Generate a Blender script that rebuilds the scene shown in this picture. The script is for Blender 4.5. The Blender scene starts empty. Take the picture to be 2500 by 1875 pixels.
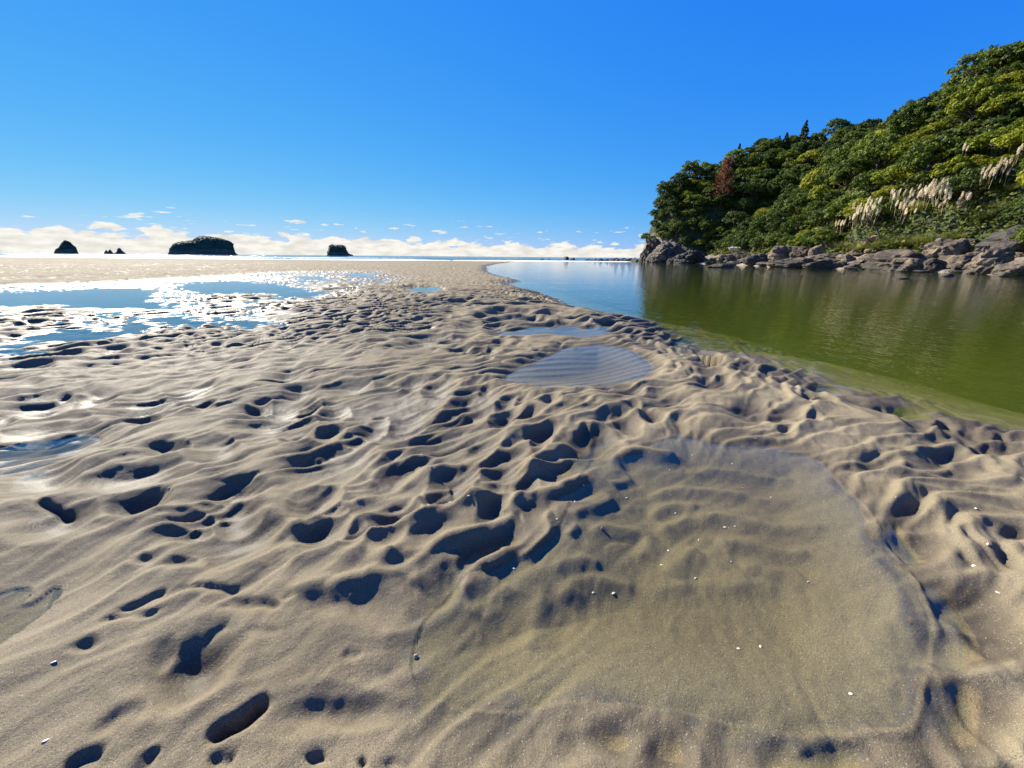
import bpy, bmesh, math, random
import numpy as np
from mathutils import Matrix, Vector

# ------------------------------------------------------------------ camera, sky, sun
CAMH = 0.9
FPX = 939.0
PIT = math.atan((937.5 - 627) / FPX)
ROLL = math.atan(.0085)
SUN_AZ = math.radians(-45.4)      # measured from +Y towards +X
SUN_EL = math.radians(34)
scene = bpy.context.scene
COL = scene.collection
cam_d = bpy.data.cameras.new('camera')
cam_d.sensor_fit = 'HORIZONTAL'; cam_d.sensor_width = 36.0
cam_d.lens = 36.0 * FPX / 2500.0
cam_d.clip_start = 0.02; cam_d.clip_end = 60000
cam = bpy.data.objects.new('camera', cam_d)
COL.objects.link(cam)
cam.matrix_world = Matrix.Translation((0, 0, CAMH)) @ Matrix.Rotation(math.pi / 2 - PIT, 4, 'X') @ Matrix.Rotation(ROLL, 4, 'Z')
scene.camera = cam
scene.view_settings.view_transform = 'Standard'
scene.view_settings.look = 'None'
scene.view_settings.gamma = 1.0
scene.view_settings.use_curve_mapping = False
EXPOSURE = 1.5
scene.view_settings.exposure = EXPOSURE

SKY_STRENGTH = 0.1
world = bpy.data.worlds.new('World')
scene.world = world
world.use_nodes = True


def build_world():
    nt = world.node_tree
    nt.nodes.clear()
    N = nt.nodes.new
    L = nt.links.new
    out = N('ShaderNodeOutputWorld')
    bg = N('ShaderNodeBackground')
    bg.inputs['Strength'].default_value = SKY_STRENGTH
    sky = N('ShaderNodeTexSky')
    sky.sky_type = 'NISHITA'
    sky.sun_disc = False
    sky.sun_elevation = SUN_EL
    sky.sun_rotation = SUN_AZ
    sky.altitude = 0
    sky.air_density = 1.0
    sky.dust_density = 0.0
    sky.ozone_density = 6.0
    # cumulus bank low over the horizon, all the way round
    tc = N('ShaderNodeTexCoord')
    sep = N('ShaderNodeSeparateXYZ')
    L(tc.outputs['Generated'], sep.inputs[0])

    def mth(op, a, b=None, c=None):
        m = N('ShaderNodeMath'); m.operation = op
        for i, v in enumerate((a, b, c)):
            if v is None: continue
            if isinstance(v, (int, float)): m.inputs[i].default_value = v
            else: L(v, m.inputs[i])
        return m.outputs[0]
    x, y, z = sep.outputs
    k = 1.0 / (SKY_STRENGTH * 2 ** EXPOSURE)
    # the camera's colour response: one curve per channel over the whole sky
    sp = N('ShaderNodeSeparateColor'); L(sky.outputs[0], sp.inputs[0])
    cb = N('ShaderNodeCombineColor')
    for ch, (gain, pw) in enumerate(((2.9, 1.50), (1.36, .70), (1.00, .06))):
        L(mth('MULTIPLY', mth('POWER', mth('MULTIPLY', sp.outputs[ch], .04), pw), gain * k), cb.inputs[ch])
    az = mth('ARCTAN2', x, y)
    comb = N('ShaderNodeCombineXYZ')
    L(mth('MULTIPLY', az, 11.0), comb.inputs[0])
    L(mth('MULTIPLY', z, 34.0), comb.inputs[1])
    n1 = N('ShaderNodeTexNoise')
    n1.inputs['Scale'].default_value = 1.6; n1.inputs['Detail'].default_value = 7; n1.inputs['Roughness'].default_value = .58
    n1.inputs['Distortion'].default_value = .25
    L(comb.outputs[0], n1.inputs['Vector'])
    # top of the bank swells and dips slowly with azimuth
    top = mth('MULTIPLY_ADD', mth('SINE', mth('MULTIPLY_ADD', az, 1.35, 2.55)), .017, .024)
    rel = mth('SUBTRACT', top, z)
    d = mth('ADD', mth('MULTIPLY', mth('SUBTRACT', n1.outputs[0], .5), .11), rel)
    mr = N('ShaderNodeMapRange'); mr.interpolation_type = 'SMOOTHSTEP'
    mr.inputs[1].default_value = -0.001; mr.inputs[2].default_value = .007
    L(d, mr.inputs[0])
    # fade into pale haze at the horizon and away from the bank
    az2 = mth('SINE', mth('MULTIPLY_ADD', az, 1.35, 2.55))
    thin = N('ShaderNodeMapRange'); thin.inputs[1].default_value = -.75; thin.inputs[2].default_value = .1
    thin.inputs[3].default_value = .30; thin.inputs[4].default_value = .95
    L(az2, thin.inputs[0])
    # second layer of noise shades the cloud bodies
    n2 = N('ShaderNodeTexNoise')
    n2.inputs['Scale'].default_value = 3.1; n2.inputs['Detail'].default_value = 5
    add = N('ShaderNodeVectorMath'); add.operation = 'ADD'; add.inputs[1].default_value = (.12, -.35, 3.0)
    L(comb.outputs[0], add.inputs[0]); L(add.outputs[0], n2.inputs['Vector'])
    cr = N('ShaderNodeValToRGB')
    cr.color_ramp.elements[0].position = .32; cr.color_ramp.elements[1].position = .6
    cr.color_ramp.elements[0].color = (.78, .75, .68, 1)
    cr.color_ramp.elements[1].color = (1.0, .97, .88, 1)
    L(n2.outputs[0], cr.inputs[0])
    sc = N('ShaderNodeVectorMath'); sc.operation = 'SCALE'; sc.inputs['Scale'].default_value = k
    L(cr.outputs[0], sc.inputs[0])
    # small detached puffs a little higher
    n3 = N('ShaderNodeTexNoise'); n3.inputs['Scale'].default_value = 2.0; n3.inputs['Detail'].default_value = 6
    comb3 = N('ShaderNodeCombineXYZ')
    L(mth('MULTIPLY', az, 12.0), comb3.inputs[0]); L(mth('MULTIPLY', z, 60.0), comb3.inputs[1]); comb3.inputs[2].default_value = 9.3
    L(comb3.outputs[0], n3.inputs['Vector'])
    band = mth('SUBTRACT', 1.0, mth('MULTIPLY', mth('ABSOLUTE', mth('SUBTRACT', z, mth('ADD', top, .022))), 45.0))
    puff = N('ShaderNodeMapRange'); puff.interpolation_type = 'SMOOTHSTEP'
    puff.inputs[1].default_value = .655; puff.inputs[2].default_value = .72
    L(mth('MULTIPLY_ADD', band, .07, n3.outputs[0]), puff.inputs[0])
    pf = mth('MULTIPLY', puff.outputs[0], mth('GREATER_THAN', band, 0))
    fac = mth('MULTIPLY', mth('MAXIMUM', mr.outputs[0], mth('MULTIPLY', pf, .8)), thin.outputs[0])
    mix = N('ShaderNodeMix'); mix.data_type = 'RGBA'
    L(fac, mix.inputs['Factor']); L(cb.outputs[0], mix.inputs['A']); L(sc.outputs[0], mix.inputs['B'])
    L(mix.outputs['Result'], bg.inputs[0])
    L(bg.outputs[0], out.inputs[0])


build_world()
sun_d = bpy.data.lights.new('sun', 'SUN')
sun_d.energy = 5.0; sun_d.angle = math.radians(.53); sun_d.color = (1.0, .93, .80)
sun = bpy.data.objects.new('sun', sun_d)
COL.objects.link(sun)
SUNV = Vector((math.sin(SUN_AZ) * math.cos(SUN_EL), math.cos(SUN_AZ) * math.cos(SUN_EL), math.sin(SUN_EL)))
sun.rotation_euler = SUNV.to_track_quat('Z', 'Y').to_euler()
sun.location = SUNV * 50


# ------------------------------------------------------------------ helpers
def ray(px, py):
    x = (px - 1250) / FPX; y = (937.5 - py) / FPX
    c, s = math.cos(ROLL), math.sin(ROLL)
    x, y = c * x - s * y, s * x + c * y
    return x, math.cos(PIT) + y * math.sin(PIT), -math.sin(PIT) + y * math.cos(PIT)


def gnd(px, py, z=0.0):
    x, f, u = ray(px, py)
    t = (z - CAMH) / u
    return x * t, f * t


def at(px, py, dist):
    """point on a pixel's ray at a given horizontal distance"""
    x, f, u = ray(px, py)
    h = math.hypot(x, f)
    return Vector((x / h * dist, f / h * dist, CAMH + u / h * dist))


def view(pts, ox, oy, s):
    return [(ox + p[0] / s, oy + p[1] / s) + tuple(p[2:]) for p in pts]


def hsh(ix, iy, seed):
    h = ix.astype(np.int32).view(np.uint32) * np.uint32(374761393) + iy.astype(np.int32).view(np.uint32) * np.uint32(668265263) + np.uint32((seed * 974634077) & 0xffffffff)
    h = (h ^ (h >> np.uint32(13))) * np.uint32(1274126177)
    h = (h ^ (h >> np.uint32(16))) * np.uint32(2246822519)
    return ((h ^ (h >> np.uint32(15))) & np.uint32(0xffffff)).astype(np.float32) * np.float32(1 / 16777216)


def perlin(x, y, seed=0):
    x = np.asarray(x, np.float32); y = np.asarray(y, np.float32)
    x0 = np.floor(x); y0 = np.floor(y)
    fx = x - x0; fy = y - y0
    ux = fx * fx * fx * (fx * (fx * 6 - 15) + 10); uy = fy * fy * fy * (fy * (fy * 6 - 15) + 10)

    def g(i, j):
        a = hsh(x0 + i, y0 + j, seed) * 2 * math.pi
        return np.cos(a) * (fx - i) + np.sin(a) * (fy - j)
    a = g(0, 0); b = g(1, 0); c = g(0, 1); d = g(1, 1)
    return ((a + (b - a) * ux) * (1 - uy) + (c + (d - c) * ux) * uy) * 1.4


def fbm(x, y, seed=0, o=3):
    t = 0; a = 1.0
    for i in range(o):
        t = t + perlin(x, y, seed + i * 17) * a
        x = x * 2.03; y = y * 2.03; a *= .5
    return t


def sst(a, b, x):
    t = np.clip((x - a) / (b - a), 0, 1)
    return t * t * (3 - 2 * t)


def seg_dist(X, Y, pts, closed=False, signed=False):
    """distance to polyline; also fraction along and side (+ left of travel)"""
    best = np.full(X.shape, 1e9); side = np.zeros(X.shape); par = np.zeros(X.shape)
    P = list(pts)
    if closed: P = P + [P[0]]
    Ls = [math.hypot(P[i + 1][0] - P[i][0], P[i + 1][1] - P[i][1]) for i in range(len(P) - 1)]
    tot = sum(Ls); acc = 0
    for i in range(len(P) - 1):
        ax, ay = P[i][:2]; bx, by = P[i + 1][:2]
        dx, dy = bx - ax, by - ay
        l2 = dx * dx + dy * dy + 1e-12
        t = np.clip(((X - ax) * dx + (Y - ay) * dy) / l2, 0, 1)
        ex = X - (ax + t * dx); ey = Y - (ay + t * dy)
        d = np.hypot(ex, ey)
        m = d < best
        best = np.where(m, d, best)
        if signed: side = np.where(m, np.sign(dx * ey - dy * ex), side)
        par = np.where(m, (acc + t * Ls[i]) / tot, par)
        acc += Ls[i]
    return best, side, par


def inside(X, Y, pts):
    r = np.zeros(X.shape, bool)
    n = len(pts)
    for i in range(n):
        x1, y1 = pts[i][:2]; x2, y2 = pts[(i + 1) % n][:2]
        if y1 == y2: continue
        c = ((y1 > Y) != (y2 > Y)) & (X < (x2 - x1) * (Y - y1) / (y2 - y1) + x1)
        r ^= c
    return r


def poly_sd(X, Y, pts):
    """signed distance, positive inside"""
    d = seg_dist(X, Y, pts, True)[0]
    return np.where(inside(X, Y, pts), d, -d)


def smooth_pts(pts, closed=False, n=2):
    for _ in range(n):
        q = []
        m = len(pts)
        rng = range(m if closed else m - 1)
        if not closed: q.append(pts[0])
        for i in rng:
            a = pts[i]; b = pts[(i + 1) % m]
            q.append((a[0] * .75 + b[0] * .25, a[1] * .75 + b[1] * .25))
            q.append((a[0] * .25 + b[0] * .75, a[1] * .25 + b[1] * .75))
        if not closed: q.append(pts[-1])
        pts = q
    return pts


# ------------------------------------------------------------------ materials
class NT:
    def __init__(s, name):
        s.m = bpy.data.materials.new(name); s.m.use_nodes = True
        s.t = s.m.node_tree; s.t.nodes.clear()
        s.out = s.n('ShaderNodeOutputMaterial')

    def n(s, typ, **kw):
        o = s.t.nodes.new(typ)
        for k, v in kw.items():
            if k.startswith('_'): setattr(o, k[1:], v)
            else:
                key = int(k[1:]) if k[0] == 'i' and k[1:].isdigit() else k.replace('__', ' ')
                if hasattr(v, 'is_linked') or isinstance(v, bpy.types.NodeSocket): s.t.links.new(v, o.inputs[key])
                else: o.inputs[key].default_value = v
        return o

    def math(s, op, a, b=0.0, c=0.0):
        return s.n('ShaderNodeMath', _operation=op, i0=a, i1=b, i2=c).outputs[0]

    def ramp(s, f, stops):
        r = s.n('ShaderNodeValToRGB', i0=f)
        while len(r.color_ramp.elements) < len(stops): r.color_ramp.elements.new(.5)
        for e, (p, c) in zip(r.color_ramp.elements, stops):
            e.position = p; e.color = (c[0], c[1], c[2], 1)
        return r.outputs[0]

    def mix(s, f, a, b, mode='MIX'):
        o = s.n('ShaderNodeMix', _data_type='RGBA', _blend_type=mode)
        for k, v in (('Factor', f), ('A', a), ('B', b)):
            sock = [i for i in o.inputs if i.name == k and (i.type == 'RGBA' or (k == 'Factor' and i.type == 'VALUE'))][0]
            if isinstance(v, bpy.types.NodeSocket): s.t.links.new(v, sock)
            else: sock.default_value = v if k == 'Factor' else (v[0], v[1], v[2], 1)
        return [q for q in o.outputs if q.type == 'RGBA'][0]

    def surf(s, sh):
        s.t.links.new(sh, s.out.inputs['Surface']); return s.m


def mat_sand():
    q = NT('sand')
    geo = q.n('ShaderNodeNewGeometry')
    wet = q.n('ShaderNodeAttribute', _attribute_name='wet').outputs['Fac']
    pos = geo.outputs['Position']
    big = q.n('ShaderNodeTexNoise', Vector=pos, Scale=2.3, Detail=4.0).outputs[0]
    mid = q.n('ShaderNodeTexNoise', Vector=pos, Scale=38.0, Detail=4.0).outputs[0]
    gr = q.n('ShaderNodeTexNoise', Vector=pos, Scale=520.0, Detail=2.0, Roughness=.7).outputs[0]
    vor = q.n('ShaderNodeTexVoronoi', Vector=pos, Scale=800.0)
    f = q.math('MULTIPLY_ADD', q.math('SUBTRACT', mid, .5), .35, big)
    dry = q.ramp(f, [(.25, (.148, .122, .079)), (.5, (.182, .152, .099)), (.75, (.222, .188, .124))])
    und = q.n('ShaderNodeAttribute', _attribute_name='under').outputs['Fac']
    wet_shade = q.ramp(f, [(.25, (.062, .050, .032)), (.75, (.088, .071, .045))])  # wet sand colour, darkened further to deepen the shade in pits and troughs
    sub = q.ramp(f, [(.25, (.118, .093, .052)), (.75, (.162, .129, .074))])
    c = q.mix(wet, dry, wet_shade)
    c = q.mix(und, c, sub)
    c = q.mix(.8, c, q.ramp(gr, [(.3, (.52, .51, .50)), (.5, (1, 1, 1)), (.72, (1.48, 1.46, 1.42))]), 'MULTIPLY')
    # scattered dark and pale grains
    sep = q.n('ShaderNodeSeparateColor', Color=vor.outputs['Color'])
    c = q.mix(q.math('GREATER_THAN', sep.outputs[0], .988), c, (.30, .27, .21))
    c = q.mix(q.math('GREATER_THAN', sep.outputs[1], .95), c, (.06, .05, .04))
    rough = q.n('ShaderNodeMapRange', i0=wet, i1=0.0, i2=1.0, i3=.88, i4=.50).outputs[0]
    rough = q.math('MULTIPLY_ADD', q.math('SUBTRACT', mid, .5), .2, rough)
    # a few grains are tiny mirrors
    spark = q.math('GREATER_THAN', sep.outputs[2], .955)
    rough = q.math('SUBTRACT', rough, q.math('MULTIPLY', spark, .12))
    b1 = q.n('ShaderNodeBump', Strength=.7, Distance=.0024, Height=gr)
    b2 = q.n('ShaderNodeBump', Strength=.55, Distance=.004, Height=mid, Normal=b1.outputs[0])
    crs = q.n('ShaderNodeTexNoise', Vector=pos, Scale=150.0, Detail=3.0, Roughness=.6).outputs[0]
    b3 = q.n('ShaderNodeBump', Strength=.5, Distance=.003, Height=crs, Normal=b2.outputs[0])
    p = q.n('ShaderNodeBsdfPrincipled', Base__Color=c, Roughness=rough, Normal=b3.outputs[0], IOR=1.36)
    und = q.n('ShaderNodeAttribute', _attribute_name='under').outputs['Fac']      # no air gap under water, so no gloss
    sp = q.n('ShaderNodeMapRange', i0=wet, i1=0.0, i2=1.0, i3=.10, i4=.34).outputs[0]
    q.t.links.new(q.math('MULTIPLY', sp, q.math('SUBTRACT', 1.0, und)), p.inputs['Specular IOR Level'])
    return q.surf(p.outputs[0])


def mat_water(name, absorb, density, bump, dist, rough=.015, tint=(.93, .97, .97), silt=None):
    """clear water: Fresnel reflection over a see-through surface, the body absorbs light"""
    q = NT(name)
    geo = q.n('ShaderNodeNewGeometry')
    nrm = None
    for (sx, sy, sc, st, det) in bump:
        mp = q.n('ShaderNodeMapping', Vector=geo.outputs['Position'], Scale=(sx, sy, 1.0))
        no = q.n('ShaderNodeTexNoise', Vector=mp.outputs[0], Scale=sc, Detail=det, Roughness=.55)
        b = q.n('ShaderNodeBump', Strength=st, Distance=dist, Height=no.outputs[0])
        if nrm: q.t.links.new(nrm, b.inputs['Normal'])
        nrm = b.outputs[0]
    fr = q.n('ShaderNodeFresnel', IOR=1.333)
    gl = q.n('ShaderNodeBsdfGlossy', Color=(1, 1, 1, 1), Roughness=rough)
    if nrm:
        q.t.links.new(nrm, fr.inputs['Normal']); q.t.links.new(nrm, gl.inputs['Normal'])
    tr = q.n('ShaderNodeBsdfTransparent', Color=(*tint, 1))
    body = tr.outputs[0]
    if silt:
        df = q.n('ShaderNodeBsdfDiffuse', Color=(*silt[1], 1))
        body = q.n('ShaderNodeMixShader', i0=silt[0], i1=body, i2=df.outputs[0]).outputs[0]
    back = q.math('MULTIPLY', fr.outputs[0], q.math('SUBTRACT', 1.0, geo.outputs['Backfacing']))
    mx = q.n('ShaderNodeMixShader', i0=back, i1=body, i2=gl.outputs[0])
    if absorb:
        va = q.n('ShaderNodeVolumeAbsorption', Color=(*absorb, 1), Density=density)
        q.t.links.new(va.outputs[0], q.out.inputs['Volume'])
    return q.surf(mx.outputs[0])


# ------------------------------------------------------------------ sand flat, traced from the photograph
ZS = 0.075
GL = lambda pts, z=ZS: [gnd(p[0], p[1], z) for p in pts]
R3 = (900, 560, 2.765); R2 = (0, 500, 2.4578); R4 = (600, 900, 2.212); R5 = (0, 950, 2.4578)
R6 = (0, 1400, 2.212); R7 = (1000, 1000, 1.4747); R8 = (1700, 650, 2.765)

BANK_PX = [(1330, 637), (1262, 638.5), (1218, 643), (1185, 650), (1186, 664), (1215, 674), (1272, 686), (1225, 693), (1283, 708), (1348, 730), (1385, 751),
           (1452, 765), (1479, 773), (1562, 785), (1605, 810), (1634, 831), (1672, 862), (1720, 858), (1855, 872), (1902, 896),
           (1989, 919), (2040, 947), (2116, 957), (2203, 979), (2264, 1008), (2351, 1026), (2500, 1051)]
BANK = GL(BANK_PX, 0.0)
BANK = [(30, 89)] + BANK + [(3.05, 1.3), (3.2, 0), (3.4, -4), (4, -45)]

POOLS = {
    'near': (.052, .055, view([(660, 170), (700, 140), (740, 125), (800, 150), (960, 90), (1050, 112), (1200, 137), (1330, 152), (1450, 168), (1500, 212), (1560, 282), (1620, 332),
                               (1650, 372), (1700, 452), (1760, 542), (1830, 642), (1878, 730), (1890, 800), (1880, 880), (1850, 980), (1822, 1080), (1812, 1135), (1700, 1158),
                               (1560, 1162), (1380, 1172), (1270, 1152), (1110, 1115), (1000, 1095), (850, 1070), (650, 1055), (500, 1065), (350, 1095), (200, 1080), (80, 1030),
                               (20, 990), (0, 910), (20, 820), (70, 730), (150, 650), (200, 590), (330, 560), (430, 520), (520, 450), (560, 370), (600, 290), (620, 230)], *R7)),
    'middle': (.045, .06, view([(910, 1010), (950, 970), (1060, 920), (1130, 885), (1240, 845), (1300, 815), (1340, 790), (1450, 768), (1470, 748), (1570, 755), (1650, 775),
                                (1750, 810), (1830, 850), (1900, 900), (1922, 940), (1880, 990), (1800, 1030), (1650, 1060), (1450, 1075), (1250, 1075), (1050, 1060), (930, 1040)], *R3)),
    'upper': (.045, .05, view([(800, 730), (900, 690), (1060, 668), (1190, 650), (1300, 643), (1480, 653), (1600, 673), (1690, 695), (1600, 715), (1480, 736), (1350, 737), (1250, 724),
                               (1130, 725), (950, 735)], *R3)),
    'crescent': (.045, .05, view([(715, 612), (800, 588), (900, 573), (1060, 567), (1115, 577), (1000, 598), (850, 609), (750, 620)], *R3)),
    'sliver': (.045, .05, view([(480, 516), (600, 496), (690, 486), (670, 505), (620, 527), (500, 524)], *R3)),
    'flat': (.045, .04, view([(222, 395), (330, 384), (490, 386), (510, 430), (400, 440), (290, 434)], *R3)),
    'left': (.05, .05, view([(-150, 410), (0, 395), (100, 370), (250, 375), (330, 345), (470, 335), (490, 292), (600, 288), (625, 310), (570, 380), (470, 412), (300, 452), (100, 512), (-150, 560)], *R5)),
    'corner': (.05, .045, view([(-200, 1250), (0, 1225), (90, 1195), (200, 1200), (175, 1260), (100, 1300), (200, 1290), (310, 1195), (385, 1188), (330, 1285), (200, 1400), (0, 1535), (-250, 1700)], *R5)),
}
POOLS = {k: (lv, dp, smooth_pts(GL(p, lv), True, 1)) for k, (lv, dp, p) in POOLS.items()}

CHAN = [[(-400, 540), (0, 530), (240, 518), (480, 505), (900, 498), (950, 520), (930, 560), (980, 588), (1080, 595), (1000, 625), (900, 640), (700, 618), (560, 640), (400, 605), (150, 603), (0, 640), (-400, 660)],
        [(870, 662), (1000, 668), (1200, 690), (1400, 718), (1600, 703), (1810, 697), (1720, 727), (1500, 742), (1400, 747), (1300, 722), (1100, 722), (980, 702)],
        [(-400, 800), (0, 790), (100, 800), (400, 775), (700, 762), (910, 768), (700, 797), (450, 827), (300, 827), (140, 842), (100, 870), (250, 892), (180, 917), (130, 942), (-400, 935)],
        [(-300, 640), (60, 648), (0, 702), (-300, 720)],
        [(-300, 965), (140, 958), (30, 992), (-300, 1010)],
        [(1000, 492), (1250, 462), (1450, 452), (1720, 486), (1890, 515), (1900, 552), (1600, 557), (1480, 532), (1200, 532)],
        [(2020, 412), (2212, 412), (2260, 430), (2100, 432)], [(1780, 425), (2010, 432), (1900, 450), (1750, 440)]]
CHAN = [smooth_pts(GL(view(c, *R2), .05), True, 1) for c in CHAN]
TIDAL_LEVEL = .05
TIDAL_REGION = GL(view([(-900, 470), (0, 480), (500, 468), (1000, 440), (1700, 400), (2300, 395), (2500, 440), (2300, 520), (2000, 600), (1900, 720), (1600, 780), (1100, 800), (700, 870), (300, 960), (120, 1010), (-900, 1060)], *R2), .05)

PITS = []
SOFT = set()
PITS += view([(225, 60, 90, 35), (575, 115, 120, 35), (305, 150, 85, 28), (95, 225, 70, 50), (215, 230, 140, 80), (320, 235, 90, 40), (500, 240, 110, 60), (730, 260, 80, 25), (810, 165, 200, 80),
              (1240, 160, 130, 70), (1025, 105, 90, 45), (850, 295, 150, 110), (700, 315, 110, 60), (175, 320, 140, 60), (450, 365, 90, 40), (290, 380, 90, 40), (600, 390, 120, 30), (1090, 385, 240, 120),
              (1270, 420, 120, 95), (500, 495, 210, 110), (1410, 470, 130, 80), (800, 560, 200, 140), (1130, 570, 130, 90), (1400, 555, 110, 80), (1090, 680, 110, 70), (390, 730, 120, 70), (480, 805, 80, 35),
              (800, 805, 140, 70), (1345, 745, 80, 100), (1350, 655, 100, 45), (1515, 640, 60, 40), (450, 890, 140, 80), (605, 900, 80, 70), (760, 930, 100, 60), (30, 930, 100, 60),
              (180, 965, 60, 25), (1400, 200, 70, 40), (1480, 185, 50, 40), (1290, 130, 60, 30), (1270, 230, 110, 35), (1440, 240, 60, 35), (1510, 265, 70, 30),
              (1640, 190, 40, 25), (2040, 280, 90, 90), (2090, 205, 40, 50), (2190, 250, 60, 70), (1390, 290, 80, 35), (1600, 370, 80, 35), (1590, 410, 60, 40), (1900, 330, 150, 130), (1170, 285, 130, 50)], *R4)
PITS += view([(150, 1140, 300, 110), (450, 1070, 110, 50), (290, 1050, 100, 30), (730, 825, 60, 30), (805, 830, 60, 30), (885, 780, 50, 25), (630, 820, 60, 25), (640, 725, 80, 30), (560, 755, 90, 25),
              (350, 780, 100, 30), (460, 740, 120, 25), (330, 670, 140, 30), (705, 655, 70, 30), (835, 635, 60, 20), (840, 665, 60, 20), (1150, 625, 90, 30), (1230, 590, 70, 30), (1305, 585, 60, 35),
              (1365, 605, 60, 25), (1120, 508, 80, 15), (1010, 520, 50, 15), (825, 523, 40, 12), (1535, 640, 40, 20), (1620, 635, 60, 25), (1755, 1105, 100, 30), (1600, 1090, 40, 20), (2000, 1130, 120, 80)], *R3)
PITS += view([(260, 115, 220, 60), (560, 75, 130, 50), (870, 110, 200, 60), (1160, 25, 150, 50), (390, 65, 60, 20), (465, 130, 60, 20), (230, 262, 290, 75), (30, 195, 100, 40), (20, 265, 60, 60), (875, 195, 90, 30),
              (1225, 105, 60, 30), (1680, 235, 220, 70), (1020, 385, 110, 30), (270, 550, 200, 80), (850, 530, 260, 70), (850, 700, 140, 60), (1420, 640, 150, 50), (1390, 740, 160, 50), (1430, 820, 130, 80),
              (1210, 800, 150, 40), (1420, 930, 260, 90), (1190, 890, 130, 45), (1180, 1055, 120, 45), (870, 1085, 60, 20), (1080, 1110, 80, 15), (350, 800, 190, 70), (1310, 375, 130, 60)], *R5)
PITS += view([(1060, 520, 190, 140), (915, 480, 80, 110), (1840, 762, 260, 80), (480, 440, 70, 30)], *R6)
n_soft = len(PITS)
PITS += view([(1810, 390, 110, 110), (1830, 470, 130, 80), (2050, 690, 180, 140), (2040, 830, 240, 100), (2040, 1060, 200, 140), (930, 1230, 110, 110), (760, 1195, 90, 90), (1330, 1235, 110, 90), (1540, 1240, 160, 70),
              (2190, 870, 80, 60), (1960, 220, 180, 60), (2180, 460, 100, 50), (1900, 95, 100, 40), (1830, 30, 80, 30), (2110, 560, 120, 60)], *R7)
SOFT = set(range(n_soft, len(PITS)))
PITS += view([(95, 658, 90, 35), (320, 685, 70, 25), (135, 800, 90, 35), (75, 718, 80, 25), (490, 707, 60, 25), (885, 808, 90, 25), (365, 985, 120, 60), (575, 1015, 110, 35), (540, 1050, 90, 25), (1450, 950, 120, 40),
              (1375, 970, 60, 30), (1510, 1045, 80, 50), (1690, 1062, 70, 25), (1820, 1130, 130, 60), (1815, 1185, 70, 50), (2000, 1235, 150, 40), (500, 960, 30, 40), (600, 1130, 40, 30), (780, 1035, 40, 30),
              (1255, 945, 40, 20), (840, 915, 60, 15), (740, 900, 40, 15), (1210, 1350, 100, 30), (1700, 1280, 130, 40), (2130, 1150, 90, 30)], *R8)

# ridges: (height, lee width, stoss width, pixels)
RIDGES = []
for hgt, wl, ws, pts in [
        (.018, .012, .025, [(395, 525), (450, 490), (500, 455), (505, 420), (483, 395), (500, 366), (526, 365)]),
        (.024, .020, .06, [(-40, 565), (60, 510), (200, 470), (290, 440), (345, 410), (385, 405)]),
        (.028, .024, .06, [(-60, 440), (0, 415), (100, 370), (180, 340), (280, 320), (325, 330)]),
        (.026, .022, .06, [(345, 375), (380, 330), (450, 310), (530, 290), (590, 250), (650, 230)]),
        (.034, .028, .06, [(370, 250), (430, 215), (520, 170), (580, 120), (600, 70), (650, 52), (720, 66), (765, 115), (800, 150)]),
        (.026, .022, .05, [(720, 185), (760, 147), (830, 140), (940, 150), (962, 135)]),
        (.014, .012, .03, [(725, 250), (770, 230), (800, 210)]),
        (.012, .012, .03, [(560, 440), (590, 410), (612, 405)]),
        (.012, .016, .05, [(575, 370), (640, 345), (700, 315), (745, 290)]),
        (.022, .020, .05, [(0, 640), (80, 570), (150, 540), (200, 545)]),
        (.018, .018, .04, [(250, 575), (300, 540), (335, 510), (345, 470)]),
        # under water
        (.012, .020, .05, [(860, 275), (920, 250), (1000, 240), (1100, 245), (1200, 255), (1300, 280), (1400, 300)]),
        (.011, .018, .05, [(640, 410), (760, 390), (860, 392), (882, 430), (860, 468), (800, 476)]),
        (.012, .020, .05, [(870, 335), (940, 295), (1000, 290), (1060, 300)]),
        (.013, .022, .05, [(880, 405), (940, 360), (1040, 330), (1130, 330), (1230, 350), (1330, 370), (1440, 380), (1530, 390)]),
        (.011, .020, .05, [(940, 540), (990, 480), (1020, 450), (1060, 440)]),
        (.011, .020, .05, [(1110, 425), (1180, 415), (1260, 425), (1350, 450), (1470, 475)]),
        (.010, .018, .04, [(520, 565), (560, 530), (630, 510), (700, 525)]),
        (.010, .018, .04, [(530, 650), (580, 600), (640, 570), (740, 565), (830, 590)]),
        (.008, .018, .04, [(430, 830), (450, 740), (490, 620)]),
        (.009, .018, .04, [(180, 650), (250, 600), (330, 590)]),
        (.008, .018, .04, [(210, 720), (300, 660), (350, 600)]),
        (.010, .018, .05, [(1000, 190), (1100, 180), (1250, 205), (1400, 230)]),
        (.006, .018, .05, [(850, 600), (960, 570), (1060, 560), (1160, 575), (1260, 560), (1380, 570)]),
        (.006, .018, .05, [(1200, 500), (1320, 515), (1450, 545)]),
        # thin tide line along the right edge
        (.007, .008, .010, [(1652, 372), (1706, 452), (1770, 542), (1842, 645), (1905, 735), (1925, 830)]),
        (.006, .008, .010, [(1880, 930), (1850, 1010), (1838, 1100), (1815, 1160), (1600, 1180), (1390, 1190), (1372, 1290)])]:
    RIDGES.append((hgt * (1.5 if hgt < .0135 and wl > .015 else 1.0), wl, ws, GL(view(pts, *R7), .06)))
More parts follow.
